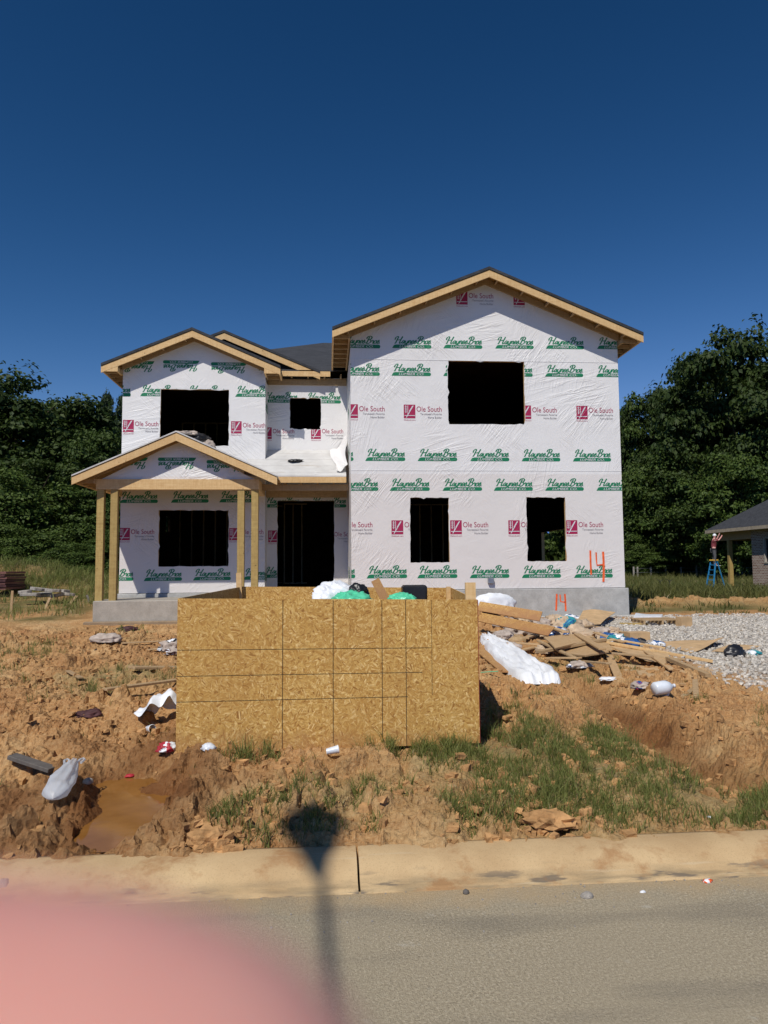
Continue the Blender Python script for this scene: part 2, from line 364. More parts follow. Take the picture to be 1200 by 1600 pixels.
def curb_mat():
    t = NT('curb_concrete', .85, .2); v = t.coord()
    c = t.ramp(t.noise(v, 2.0, 6, .6), [(.3, (.44, .295, .15)), (.7, (.60, .435, .235))])
    sp = t.t.nodes.new('ShaderNodeSeparateXYZ'); t.t.links.new(v, sp.inputs[0])
    low = t.ramp(sp.outputs[2], [(.005, 1.0), (.035, 0.0)])
    c = t.mix(t.math('MULTIPLY', low, t.ramp(t.noise(t.mapv(v, (4, 14, 14)), 1, 4), [(.4, 0.0), (.62, .65)])), c, (.2, .16, .1))
    blk = t.ramp(t.noise(t.mapv(v, (3, 12, 16), (0, 0, 0), (3.2, 1, 0)), 1, 4), [(.57, 0.0), (.63, .8)])
    c = t.mix(t.math('MULTIPLY', blk, t.ramp(sp.outputs[2], [(.0, 1.0), (.06, 0.0)])), c, (.09, .085, .08))
    mud = t.ramp(t.noise(t.mapv(v, (1, 1, 1), (0, 0, 0), (7, 1, 1)), 3.4, 5, .65), [(.52, 0.0), (.64, .7)])
    c = t.mix(mud, c, (.33, .165, .065))
    scr = t.ramp(t.noise(t.mapv(v, (2, 26, 26), (0, 0, .3)), 1, 3), [(.63, 0.0), (.7, .35)])
    c = t.mix(scr, c, (.56, .46, .3))
    c = t.mix(t.ramp(t.noise(v, 120, 2), [(.3, .3), (.45, 0.0)]), c, (.22, .15, .07))
    return t.done(c, t.bump(t.noise(v, 45, 6, .7), .3, .006))
M['curb'] = curb_mat()
def road_mat():
    t = NT('dusty_asphalt', .9, .2); v = t.coord()
    ag = t.vor(v, 170); ag2 = t.noise(v, 75, 5, .9)
    c = t.ramp(ag2, [(.3, (.14, .115, .076)), (.5, (.37, .31, .208)), (.68, (.68, .59, .43))])
    c = t.mix(t.ramp(t.vor(v, 75, out='Distance'), [(.10, .8), (.17, 0.0)]), c, (.5, .46, .38))
    c = t.mix(t.ramp(t.vor(t.mapv(v, (1, 1, 1), (0, 0, 0), (3, 3, 0)), 60, out='Distance'), [(.08, .8), (.15, 0.0)]), c, (.09, .08, .065))
    c = t.mix(t.ramp(t.noise(v, 1.1, 5, .6), [(.35, 0.0), (.7, .55)]), c, (.38, .32, .22))
    c = t.mix(t.ramp(t.noise(t.mapv(v, (.5, 2.2, 1), (0, 0, .12)), 1.2, 4), [(.5, 0.0), (.68, .45)]), c, (.155, .14, .112))
    sp = t.t.nodes.new('ShaderNodeSeparateXYZ'); t.t.links.new(v, sp.inputs[0])
    e = t.math('ADD', sp.outputs[1], t.math('MULTIPLY', t.math('SUBTRACT', t.noise(v, 3, 5, .65), .5), .55))
    c = t.mix(t.ramp(t.math('SUBTRACT', e, 3.0), [(.68, 0.0), (.95, .7)]), c, (.50, .345, .175))
    pale = t.ramp(t.noise(t.mapv(v, (1, 1, 1), (0, 0, 0), (4, 2, 0)), 4.5, 4, .7), [(.64, 0.0), (.72, .5)])
    c = t.mix(pale, c, (.5, .46, .37))
    h = t.math('ADD', ag2, t.math('MULTIPLY', ag, -.6))
    return t.done(c, t.bump(h, .7, .008))
M['road'] = road_mat()
def soil_mat():
    t = NT('red_clay_soil', .95, .12); v = t.coord()
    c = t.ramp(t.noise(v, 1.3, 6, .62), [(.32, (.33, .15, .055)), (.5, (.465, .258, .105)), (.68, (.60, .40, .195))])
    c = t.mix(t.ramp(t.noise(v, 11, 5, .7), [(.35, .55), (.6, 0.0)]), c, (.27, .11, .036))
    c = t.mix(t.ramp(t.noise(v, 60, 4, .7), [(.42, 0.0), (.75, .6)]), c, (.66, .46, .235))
    c = t.mix(t.ramp(t.vor(v, 30), [(.06, .55), (.12, 0.0)]), c, (.55, .40, .24))
    straw = t.ramp(t.noise(t.mapv(v, (9, 60, 9), (0, 0, .5)), 1, 3, .7), [(.62, 0.0), (.7, 1.0)])
    straw = t.math('MULTIPLY', straw, t.attr('straw'))
    c = t.mix(t.math('MULTIPLY', t.attr('straw'), t.ramp(t.noise(v, 5, 5, .7), [(.35, .15), (.65, .9)])), c, (.20, .175, .075))
    c = t.mix(straw, c, (.42, .34, .19))
    wet = t.attr('wet'); c = t.mix(t.math('MULTIPLY', wet, .92), c, (.15, .058, .018))
    gr = t.ramp(t.noise(v, 2.5, 5, .65), [(.3, (.045, .058, .016)), (.55, (.085, .10, .032)), (.8, (.17, .16, .07))])
    c = t.mix(t.attr('green'), c, gr)
    c = t.mix(t.attr('gravel'), c, t.ramp(t.vor(v, 22, out='Color'), [(.2, (.26, .22, .17)), (.8, (.55, .52, .47))]))
    h = t.math('ADD', t.noise(v, 18, 7, .78), t.math('MULTIPLY', t.vor(v, 26), .9)); h = t.math('ADD', h, t.math('MULTIPLY', t.noise(v, 75, 4, .7), .5))
    r = t.math('SUBTRACT', .95, t.math('MULTIPLY', wet, .35))
    return t.done(c, t.bump(h, .7, .032), r)
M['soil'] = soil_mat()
def water_mat():
    t = NT('muddy_water', .08, .2); v = t.coord()
    c = t.ramp(t.noise(v, 4, 4), [(.3, (.20, .085, .018)), (.7, (.29, .135, .034))])
    return t.done(c, t.bump(t.noise(v, 9, 2), .12, .004))
M['water'] = water_mat()
def shingle_mat():
    t = NT('charcoal_shingles', .9, .25); v = t.coord()
    br = t.t.nodes.new('ShaderNodeTexBrick'); t.t.links.new(t.mapv(v, (1, 1, 1)), br.inputs['Vector'])
    n = t.noise(t.mapv(v, (3, 7, 7)), 1, 4, .7); n2 = t.noise(v, 60, 3)
    c = t.ramp(t.math('MULTIPLY', t.math('ADD', n, n2), .5), [(.35, (.02, .021, .024)), (.65, (.075, .078, .085))])
    sp = t.t.nodes.new('ShaderNodeSeparateXYZ'); t.t.links.new(v, sp.inputs[0])
    ln = t.math('FRACT', t.math('MULTIPLY', sp.outputs[2], 16.0)); c = t.mix(t.ramp(ln, [(.0, .6), (.2, 0.0)]), c, (.012, .012, .013))
    return t.done(c, t.bump(n2, .4, .01))
M['shingle'] = shingle_mat()
M['felt'] = simple('black_felt', (.022, .02, .018), .85, .3, 3)
def underlay():
    t = NT('white_underlayment', .5, .3); v = t.coord()
    c = t.ramp(t.noise(v, 3, 4), [(.3, (.50, .49, .47)), (.7, (.62, .61, .585))])
    ink = t.ramp(t.noise(t.mapv(v, (4, 16, 16)), 1, 3), [(.66, 0.0), (.7, .8)]); c = t.mix(ink, c, (.3, .29, .28))
    dirt = t.ramp(t.noise(t.mapv(v, (1.5, 5, 5)), 1, 4), [(.6, 0.0), (.75, .45)]); c = t.mix(dirt, c, (.42, .33, .22))
    sp = t.t.nodes.new('ShaderNodeSeparateXYZ'); t.t.links.new(v, sp.inputs[0])
    lap = t.math('FRACT', t.math('MULTIPLY', sp.outputs[2], 4.4)); c = t.mix(t.ramp(lap, [(0, .55), (.07, 0.0)]), c, (.25, .235, .22))
    return t.done(c, t.bump(t.noise(v, 8, 4), .5, .02))
M['underlay'] = underlay()
def brick_mat():
    t = NT('mixed_brick', .85, .2); v = t.coord()
    br = t.t.nodes.new('ShaderNodeTexBrick')
    sp = t.t.nodes.new('ShaderNodeSeparateXYZ'); t.t.links.new(v, sp.inputs[0])
    cb = t.t.nodes.new('ShaderNodeCombineXYZ'); t.t.links.new(t.math('ADD', sp.outputs[0], sp.outputs[1]), cb.inputs[0]); t.t.links.new(sp.outputs[2], cb.inputs[1])
    t.t.links.new(cb.outputs[0], br.inputs['Vector']); br.inputs['Scale'].default_value = 1
    br.inputs['Brick Width'].default_value = .24; br.inputs['Row Height'].default_value = .09; br.inputs['Mortar Size'].default_value = .014
    br.inputs['Color1'].default_value = (.19, .085, .06, 1); br.inputs['Color2'].default_value = (.36, .26, .21, 1); br.inputs['Mortar'].default_value = (.5, .45, .38, 1); br.inputs['Bias'].default_value = -.1
    return t.done(br.outputs['Color'], t.bump(br.outputs['Fac'], .3, .01))
M['brick'] = brick_mat()
def leaf_mat(name, c1, c2, tl=.25):
    t = NT(name, .6, .25); v = t.coord('Generated')
    g = t.t.nodes.new('ShaderNodeNewGeometry'); oi = t.t.nodes.new('ShaderNodeObjectInfo')
    c = t.mix(g.outputs['Random Per Island'], c1, c2)
    c = t.mix(t.math('MULTIPLY', oi.outputs['Random'], .45), c, tuple(x*.6 for x in c1))
    m = t.done(c)
    tr = t.t.nodes.new('ShaderNodeBsdfTranslucent'); t.t.links.new(c, tr.inputs[0])
    ms = t.t.nodes.new('ShaderNodeMixShader'); ms.inputs[0].default_value = tl
    t.t.links.new(t.b.outputs[0], ms.inputs[1]); t.t.links.new(tr.outputs[0], ms.inputs[2])
    t.t.links.new(ms.outputs[0], t.t.nodes['Material Output'].inputs[0]); return m
M['leaf'] = leaf_mat('dark_oak_leaves', (.027, .052, .010), (.072, .105, .020))
M['leaf2'] = leaf_mat('mid_green_leaves', (.042, .078, .013), (.10, .145, .026))
M['leaf3'] = leaf_mat('blue_green_needles', (.024, .048, .017), (.055, .082, .03))
M['grass'] = leaf_mat('grass_blades', (.13, .165, .034), (.36, .37, .12), .42)
M['drygrass'] = leaf_mat('dry_grass_blades', (.24, .20, .09), (.44, .36, .19))
M['fieldgrass'] = leaf_mat('field_grass', (.095, .11, .024), (.24, .225, .075))
M['bark'] = simple('bark', (.10, .075, .05), .95, .3, 9, .1, .02, 20)
M['plastic_white'] = simple('white_plastic_film', (.78, .80, .82), .35, .06, 5, .5, .006, 24)
M['plastic_clear'] = simple('milky_plastic', (.66, .70, .74), .25, .08, 6, .5)
def film_mat():
    t = NT('thin_bag_film', .4, .5); m = t.done((.74, .77, .80)); T_ = t.t.nodes; L_ = t.t.links
    tr = T_.new('ShaderNodeBsdfTranslucent'); tr.inputs[0].default_value = (.78, .80, .83, 1); ms = T_.new('ShaderNodeMixShader'); ms.inputs[0].default_value = .4
    tp = T_.new('ShaderNodeBsdfTransparent'); m2 = T_.new('ShaderNodeMixShader'); m2.inputs[0].default_value = .22
    L_.new(t.b.outputs[0], ms.inputs[1]); L_.new(tr.outputs[0], ms.inputs[2]); L_.new(ms.outputs[0], m2.inputs[1]); L_.new(tp.outputs[0], m2.inputs[2])
    L_.new(m2.outputs[0], T_['Material Output'].inputs[0]); return m
M['film'] = film_mat()
M['plastic_green'] = simple('mint_plastic_film', (.10, .58, .33), .35, .12, 5, .5, .006, 20)
M['black'] = simple('black_plastic', (.015, .015, .017), .4, .2, 9, .5)
M['paper'] = simple('kraft_paper', (.54, .41, .28), .85, .2, 7, .2, .01, 12)
M['greypaper'] = simple('grey_paper_sack', (.46, .385, .325), .85, .25, 7, .2, .01, 12)
M['card'] = simple('cardboard', (.52, .35, .185), .85, .14, 5, .2, .003, 30)
M['blue'] = simple('blue_print', (.02, .10, .30), .6, .25, 9)
M['teal'] = simple('teal_print', (.03, .27, .30), .6, .25, 9)
M['redplastic'] = simple('red_wrapper', (.45, .035, .05), .5, .25, 9)
M['maroon'] = simple('maroon_scrap', (.075, .03, .032), .7, .3, 9)
M['stone'] = simple('grey_stone', (.34, .31, .27), .9, .25, 14, .2, .02, 20)
M['gravel'] = simple('crushed_limestone', (.60, .555, .48), .9, .4, 24, .2)
M['soilclod'] = simple('clay_clod', (.48, .27, .115), .95, .28, 9, .12, .03, 25)
M['dark'] = simple('painted_interior_shade', (.038, .019, .008), .95, .3, 3, .05)  # room shade put into the colour of wall backs and floor decks
M['steel'] = simple('galvanized_steel', (.4, .41, .42), .4, .1, 8, .5, metal=.8)
M['darkmetal'] = simple('dark_bronze_metal', (.03, .03, .032), .45, .1, 8, .5)
M['ladderblue'] = simple('blue_fibreglass', (.03, .22, .45), .5, .1, 9)
M['yellow'] = simple('yellow_plastic', (.72, .42, .06), .5, .1, 9)
M['shirt'] = simple('maroon_cloth', (.24, .05, .06), .9, .15, 9)
M['jeans'] = simple('grey_denim', (.09, .09, .095), .9, .15, 9)
M['hair'] = simple('dark_hair', (.02, .015, .012), .7, .2, 30)
def skin_mat():
    t = NT('skin', .5, .35); v = t.coord()
    c = t.ramp(t.noise(v, 60, 4), [(.3, (.58, .27, .235)), (.7, (.70, .36, .31))])
    t.b.inputs['Subsurface Weight'].default_value = .35; t.b.inputs['Subsurface Radius'].default_value = (1, .3, .2); t.b.inputs['Subsurface Scale'].default_value = .004
    return t.done(c)
M['skin'] = skin_mat()
# ================================================================== THE SETTING
def make_ground():
    ys = [4.14]
    while ys[-1] < 130: ys.append(ys[-1]+.0040*ys[-1]**1.12)
    ys += [160, 220, 320, 500, 900]
    ys = np.array(ys); nc = 820
    u = np.linspace(-1, 1, nc); u = u*(.55+.45*np.abs(u))          # finer in the middle
    X = u[None, :]*(.95*ys[:, None]+2.6)+.09*ys[:, None]; Y = np.repeat(ys[:, None], nc, 1)
    Z = H(X.ravel(), Y.ravel()); x = X.ravel(); y = Y.ravel()
    e = 1-sst(4.14, 4.22, y); Z = Z-.06*e
    v = np.stack([x, y, Z], 1); r = len(ys)
    i = (np.arange(r-1)[:, None]*nc+np.arange(nc-1)[None, :]).ravel()
    f = np.stack([i, i+1, i+nc+1, i+nc], 1)
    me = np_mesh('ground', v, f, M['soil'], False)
    wet = wetness(x, y)*(1-sst(8, 10, y)); dug = np.clip(-(ruts(x, y))*6-.1, 0, 1)
    attr(me, 'wet', np.clip(np.maximum(wet, dug*.75), 0, 1))
    n = fbm(x*.5, y*.5, 201, 3)
    bank = np.exp(-((y-20.5-.04*x)/1.1)**2)*sst(6.8, 8, x)
    field = sst(17.5, 20.5, y+n*1.2)*sst(4, 7, x)*(1-.85*bank)
    side = sst(17.2, 21, y+n*2.0)*(1-sst(-7, -5, x))*(.55+.6*n)+gau(x, y, -13, 28, 4.5, 2.5)*.5*(.5+n)
    far = sst(24, 30, y)
    attr(me, 'green', np.clip(np.maximum.reduce([field, side, far, 0*x]), 0, 1))
    lawn = np.maximum.reduce([1.25*gau(x, y, 1.75, 5.3, 1.15, 1.05), gau(x, y, 2.8, 4.6, .6, .35), .7*gau(x, y, .1, 5.1, .5, .45), .8*gau(x, y, -2.6, 9.6, 1.0, .9), .5*gau(x, y, 3.0, 9.5, .8, .7)])
    attr(me, 'straw', np.clip(lawn*1.2+.5*np.exp(-((y-14.5)/2.5)**2)*(x < 0)*np.clip(.3+n, 0, 1), 0, 1))
    g = sst(4.6, 5.6, x-.07*(y-8)+.5*n)*sst(7.0, 8.4, y+.8*n)*(1-sst(16.2, 17.2, y+.6*n))
    attr(me, 'gravel', g*.9)
    tag(link('ground', me), kind='structure')
make_ground()
mb = MB(); mb.add([(-60, -14, 0), (60, -14, 0), (60, 3.93, 0), (-60, 3.93, 0)], [(0, 1, 2, 3)])
tag(mb.build('road', M['road']), kind='structure')
mb = MB(); prof = [(3.905, -.12), (3.905, .004), (3.96, .007), (4.01, .016), (4.05, .034), (4.09, .058), (4.13, .076), (4.17, .087), (4.23, .093), (4.30, .095), (4.34, .088), (4.34, -.12)]
def seg(x0, x1):
    xs = np.linspace(x0, x1, max(2, int((x1-x0)/.25))); vs = [(x, y, z) for x in xs for y, z in prof]; k = len(prof); fs = []
    for i in range(len(xs)-1):
        for j in range(k-1): fs.append((i*k+j, i*k+j+1, (i+1)*k+j+1, (i+1)*k+j))
    mb.add(vs, fs, 0, True); mb.add(vs[:k], [tuple(range(k))]); mb.add(vs[-k:], [tuple(range(k-1, -1, -1))])
jx = [.165+3.05*i for i in range(-12, 13)]
for a, b in zip(jx[:-1], jx[1:]): seg(a+.006, b-.006)
tag(mb.build('kerb', M['curb']), kind='structure')
def water(name, pts, z):
    mb = MB(); mb.add([(x, y, z) for x, y in pts], [tuple(range(len(pts)))])
    tag(mb.build(name, M['water']), kind='structure')
water('puddle_water', [(-1.8, 4.45), (-1.0, 4.45), (-1.0, 6.2), (-1.95, 6.2)], .058)
water('ditch_water', [(2.55, 4.3), (3.2, 4.3), (3.15, 5.35), (2.6, 5.35)], -.06)
# ------------------------------------------------------------------ lettering of the house wrap
_glyph = {}
def text_geo(s, shear=0.0):
    if (s, shear) in _glyph: return _glyph[(s, shear)]
    c = bpy.data.curves.new('t', 'FONT'); c.body = s; c.size = 1; c.shear = shear; c.resolution_u = 3
    o = bpy.data.objects.new('t', c); COL.objects.link(o)
    me = o.evaluated_get(bpy.context.evaluated_depsgraph_get()).to_mesh()
    v = [(p.co.x, p.co.y) for p in me.vertices]; f = [tuple(p.vertices) for p in me.polygons]
    o.evaluated_get(bpy.context.evaluated_depsgraph_get()).to_mesh_clear()
    bpy.data.objects.remove(o); bpy.data.curves.remove(c)
    xs = [p[0] for p in v]; ys = [p[1] for p in v]; x0, y0 = min(xs), 0
    _glyph[(s, shear)] = ([(x-x0, y) for x, y in v], f, max(xs)-x0); return _glyph[(s, shear)]
def smooth_line(p, n=5):
    out = []
    for i in range(len(p)-1):
        a = p[max(i-1, 0)]; b = p[i]; c = p[i+1]; d = p[min(i+2, len(p)-1)]
        for k in range(n):
            t = k/n
            out.append(tuple(.5*(2*b[j]+(c[j]-a[j])*t+(2*a[j]-5*b[j]+4*c[j]-d[j])*t*t+(3*b[j]-a[j]-3*c[j]+d[j])*t**3) for j in (0, 1)))
    return out+[p[-1]]
SCRIPT = {
 'H': (.78, [[(-.16, .52), (-.14, .82), (.02, .99), (.16, .93), (.12, .6), (.07, .25), (.03, .02), (-.08, .04)], [(.10, .47), (.32, .50), (.56, .54)], [(.66, 1.0), (.58, .66), (.52, .3), (.53, .04), (.62, .02), (.74, .16)]]),
 'a': (.40, [[(.3, .38), (.16, .46), (.02, .28), (.05, .04), (.17, .05), (.29, .38), (.28, .1), (.34, .0), (.44, .12)]]),
 'y': (.38, [[(.02, .44), (.03, .12), (.13, .02), (.26, .14), (.31, .44), (.27, -.1), (.15, -.30), (.0, -.22), (.14, -.06), (.42, .12)]]),
 'n': (.40, [[(.0, .40), (.06, .42), (.04, .02)], [(.05, .24), (.18, .45), (.28, .36), (.26, .06), (.33, .0), (.44, .12)]]),
 'e': (.32, [[(.03, .18), (.22, .24), (.24, .42), (.1, .45), (.01, .2), (.1, .0), (.34, .14)]]),
 's': (.34, [[(.02, .1), (.16, .5), (.2, .36), (.26, .12), (.12, -.02), (.0, .06)]]),
 'B': (.62, [[(.2, .92), (.14, .5), (.04, .0)], [(-.1, .66), (-.02, .94), (.3, 1.04), (.5, .86), (.38, .58), (.16, .52)], [(.2, .53), (.46, .48), (.5, .2), (.3, .0), (.02, .02), (-.06, .12)]]),
 'r': (.30, [[(.0, .3), (.1, .46), (.14, .38), (.24, .4), (.2, .1), (.26, .0), (.36, .12)]]),
 'o': (.38, [[(.2, .44), (.04, .34), (.05, .05), (.22, .02), (.3, .24), (.2, .44), (.4, .38)]]),
 '.': (.12, [[(.0, .02), (.05, .02)]]), ' ': (.10, [])}
def lumber_logo():
    out = []; W, Ht = .98, .285                           # geometry in metres, origin at the lower left
    sx, sy, y0 = .200, .176, .106
    x = .075
    for ch in 'Haynes Bros.':
        w_, st = SCRIPT[ch]
        for s in st:
            p = smooth_line(s); q = [(x+(a+.30*b)*sx, y0+.012+b*sy) for a, b in p]; n = len(q); vs = []
            for i in range(n):
                d = (q[min(i+1, n-1)][0]-q[max(i-1, 0)][0], q[min(i+1, n-1)][1]-q[max(i-1, 0)][1]); l = math.hypot(*d) or 1
                wd = (.0112 if ch in 'HB' else .0096)*(1.3 if abs(d[1]) > abs(d[0]) else .85)
                nx, ny = -d[1]/l*wd, d[0]/l*wd
                vs += [(q[i][0]+nx, q[i][1]+ny), (q[i][0]-nx, q[i][1]-ny)]
            out.append((1, vs, [(2*i, 2*i+1, 2*i+3, 2*i+2) for i in range(n-1)]))
        x += w_*sx
    bar = [(0, 0)]+[(.93+.042*math.sin(t), .046-.046*math.cos(t)) for t in np.linspace(0, math.pi, 8)]+[(.10, .092), (.05, .08), (.025, .045)]
    out.insert(0, (1, bar, [tuple(range(len(bar)))]))
    v, f, wd = text_geo('LUMBER CO.', .25); k = .62/wd
    out.append((4, [(.18+a*k*1.0, .016+b*.082) for a, b in v], f))
    return out, W, Ht
def builder_logo():
    out = []; q = .285
    out.append((2, [(0, .03), (q, .03), (q, .37), (0, .37)], [(0, 1, 2, 3)]))
    def ln(a, b, w_): 
        d = (b[0]-a[0], b[1]-a[1]); l = math.hypot(*d); n = (-d[1]/l*w_/2, d[0]/l*w_/2)
        out.append((4, [(a[0]+n[0], a[1]+n[1]), (a[0]-n[0], a[1]-n[1]), (b[0]-n[0], b[1]-n[1]), (b[0]+n[0], b[1]+n[1])], [(0, 1, 2, 3)]))
    ln((.015, .10), (q-.01, .10), .016); ln((.06, .05), (.235, .345), .018); ln((.10, .12), (.10, .35), .012); ln((.05, .16), (.05, .35), .014)
    ln((.13, .20), (.215, .34), .010)
    for i in range(4): ln((.02, .19+.045*i), (.085, .19+.045*i), .008)
    def tx(s, x0, y0, w_, h, mi, right=False):
        v, f, wd = text_geo(s); k = w_/wd; x = x0-(w_ if right else 0)
        out.append((mi, [(x+a*k, y0+b*h) for a, b in v], f))
    tx('Ole South', .315, .20, .62, .185, 2); tx("Tennessee's Favorite", .935, .115, .53, .072, 3, True); tx('Home Builder', .935, .03, .34, .072, 3, True)
    tx('OleSouth.com', .0, -.025, .285, .048, 2)
    return out, .935, .40
LOGO = {'L': lumber_logo(), 'B': builder_logo()}
WRAPM = lambda: [M['wrap'], M['green'], M['red'], M['grey'], M['white'], M['dark'], M['orange']]
def wall(name, parent, mp, outline, holes, prints=(), extra=None, back=.11):
    """mp(u, v, off) -> world; outline convex in (u, v); off > 0 comes out of the wall."""
    bm = bmesh.new()
    def lay(vs, fs, off, mi, dz=0.0):
        bv = [bm.verts.new((a, b, off+dz*(k//2))) for k, (a, b) in enumerate(vs)]
        for f in fs:
            try: bm.faces.new([bv[i] for i in f]).material_index = mi
            except ValueError: pass
    u0 = min(p[0] for p in outline); u1 = max(p[0] for p in outline); v0 = min(p[1] for p in outline); v1 = max(p[1] for p in outline)
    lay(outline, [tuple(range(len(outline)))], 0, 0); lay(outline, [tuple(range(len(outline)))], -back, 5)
    for kind, u, v, k, flip in prints:
        geo, W, Ht = LOGO[kind]
        if u > u1 or u+W*k < u0: continue
        li = 0
        for mi, vs, fs in geo:
            pts = [(u+((W-a) if flip else a)*k, v+((Ht-b) if flip else b)*k) for a, b in vs]
            li += 1; lay(pts, fs, (.0064 if mi == 4 else .0018)+.0002*li, mi, .000025 if len(fs) > 8 and mi == 1 else 0.0)
    if extra: extra(lay)
    n = len(outline); cen = (sum(p[0] for p in outline)/n, sum(p[1] for p in outline)/n)
    def cut(a, b, clear):
        d = Vector((b[0]-a[0], b[1]-a[1], 0)); nn = Vector((d.y, -d.x, 0)).normalized()
        if nn.dot(Vector((cen[0]-a[0], cen[1]-a[1], 0))) > 0: nn = -nn
        bmesh.ops.bisect_plane(bm, geom=bm.verts[:]+bm.edges[:]+bm.faces[:], dist=1e-6, plane_co=(a[0], a[1], 0), plane_no=nn, clear_outer=clear)
    for i in range(n): cut(outline[i], outline[(i+1) % n], True)
    for (a, b, c, d) in holes:
        for p, q in (((a, b), (c, b)), ((c, b), (c, d)), ((c, d), (a, d)), ((a, d), (a, b))): cut(p, q, False)
    dead = []
    for f in bm.faces:
        m = f.calc_center_median()
        if any(a < m.x < c and b < m.y < d for a, b, c, d in holes): dead.append(f)
    bmesh.ops.delete(bm, geom=dead, context='FACES')
    for v in bm.verts: v.co = mp(v.co.x, v.co.y, v.co.z)
    me = bpy.data.meshes.new(name); bm.to_mesh(me); bm.free()
    for m in WRAPM(): me.materials.append(m)
    return link(name, me, parent)
def opening(name, parent, mp, hole, sill=True, depth=.10):          # lumber lining of a rough opening, behind the wrap
    a, b, c, d = hole; mb = MB(); t = .04
    def bx(u0, v0, u1, v1):
        P = [mp(u, v, o) for o in (-.004, -depth) for u, v in ((u0, v0), (u1, v0), (u1, v1), (u0, v1))]
        mb.add(P, [(0, 1, 2, 3), (7, 6, 5, 4), (0, 4, 5, 1), (1, 5, 6, 2), (2, 6, 7, 3), (3, 7, 4, 0)])
    bx(a-t, b-t, a+.003, d+t); bx(c-.003, b-t, c+t, d+t); bx(a+.003, d-.003, c-.003, d+t)
    if sill: bx(a+.003, b-t, c-.003, b+.003)
    rr_ = random.Random(int(abs(a*97+b*31)*10)); wf = MB()       # ragged cut edge of the wrap folded round the lumber
    for p0, p1, nx, ny in (((a, b), (a, d), 1, 0), ((c, b), (c, d), -1, 0), ((a, d), (c, d), 0, -1), ((a, b), (c, b), 0, 1)):
        n = 14; k = [rr_.uniform(.0, .016)+(.03*max(0, math.sin(i*.9+a*5)) if rr_.random() < .25 else 0) for i in range(n+1)]; vs = []
        for i in range(n+1):
            u, v = p0[0]+(p1[0]-p0[0])*i/n, p0[1]+(p1[1]-p0[1])*i/n
            vs += [mp(u-nx*.004, v-ny*.004, -.001), mp(u+nx*k[i], v+ny*k[i], -.0012-.02*k[i])]
        wf.add(vs, [(2*i, 2*i+1, 2*i+3, 2*i+2) for i in range(n)])
    wrapfold = wf
    o = mb.build(name, M['pine'], parent); wrapfold.build('wrap_fold', M['wrap'], o); return o
# ------------------------------------------------------------------ the new house
YR, YB, YC = 17.0, 19.2, 19.9                                   # fronts of the right wing, the left bay and the recess between
YP = 17.2                                                         # porch roof edge
BASE, BASEB = 1.15, 1.06
OV = .5
aR = atY(765, 416.5, YR-OV); eR = atY(1004, 518, YR-OV); eL = atY(518, 512, YR-OV)
cxR = 3.86; halfR = (eR[0]-eL[0])/2; slR = (aR[2]-(eR[2]+eL[2])/2)/halfR
OB = .42
aB = atY(300, 511.5, YB-OB); eB1 = atY(158, 563, YB-OB); eB2 = atY(438, 575.5, YB-OB)
halfB = (eB2[0]-eB1[0])/2; cxB = (eB1[0]+eB2[0])/2; slB = (aB[2]-(eB1[2]+eB2[2])/2)/halfB
def ztop(a, cx, sl, x): return a[2]-abs(x-cx)*sl-.075
house = thing('house', 'two-storey house under construction wrapped in white printed house wrap with bare lumber eaves', 'house')
front = lambda Y: (lambda u, v, o: (u, Y-o, v))
def pxh(Y, x0, y0, x1, y1):
    a, b = atY(x0, y1, Y), atY(x1, y0, Y); return (a[0], a[2], b[0], b[2])
def P(kind, Y, items, k=1.0, flip=False):
    """items: (pixel x of the left edge, pixel y of the lower edge)"""
    out = []
    for x, y in items:
        p = atY(x, y, Y); out.append((kind, p[0], p[2], k, flip))
    return out
# right wing
xl, xr = .56, 7.15
hw = [pxh(YR, 700, 564.5, 819, 663), pxh(YR, 641, 777, 701.5, 879.5), pxh(YR, 824, 776.5, 883.5, 877.5)]
WTOPR = 6.95; pk = 8.62
rowsR = [(x, 543.5+i*.35) for i, x in enumerate((532, 612.6, 692.8, 773.8, 853, 933))]
rowsR += [(x, 586.5+i*.5) for i, x in enumerate((531, 611.6, 692.5, 772, 851.6, 931.5))]
rowsR += [(x, 720+i*.2) for i, x in enumerate((489, 570.6, 652.5, 734.6, 815, 895))]
rowsR += [(x, 767-i*.05) for i, x in enumerate((528, 609, 691.5, 771.5, 851.8, 932))]
rowsR += [(x, 904-i*.2) for i, x in enumerate((491, 572.8, 652, 734, 815.3, 897))]
prR = P('L', YR, rowsR, .985)
prR += P('B', YR, [(x, 655+i*.5) for i, x in enumerate((541, 631, 722, 812.5, 901))], .98)
prR += P('B', YR, [(521, 837), (611.8, 837), (703.6, 836.8), (794.6, 836.6), (884.8, 836.4)], .98)
prR += P('B', YR, [(713, 477.5), (802.5, 478.5), (622, 477)], .98)
def spray(lay):                                                   # sprayed house number over the wrap
    def st(pts, w_):
        q = [atY(x, y, YR) for x, y in pts]; n = len(q); vs = []
        for i in range(n):
            d = Vector(q[min(i+1, n-1)])-Vector(q[max(i-1, 0)]); d = Vector((d.x, d.z)).normalized()
            vs += [(q[i][0]-d.y*w_, q[i][2]+d.x*w_), (q[i][0]+d.y*w_, q[i][2]-d.x*w_)]
        lay(vs, [(2*i, 2*i+1, 2*i+3, 2*i+2) for i in range(n-1)], .0105+.0004*pts[0][0]/100, 6)
    st([(922, 860), (922.5, 880), (923.5, 898)], .022)
    st([(931, 863), (931.5, 874), (932.5, 883), (944, 882)], .017)
    st([(942, 862), (942.8, 878), (943, 894), (942.5, 909)], .026)
seamz = [atY(760, 735, YR)[2], atY(760, 563.5, YR)[2]]
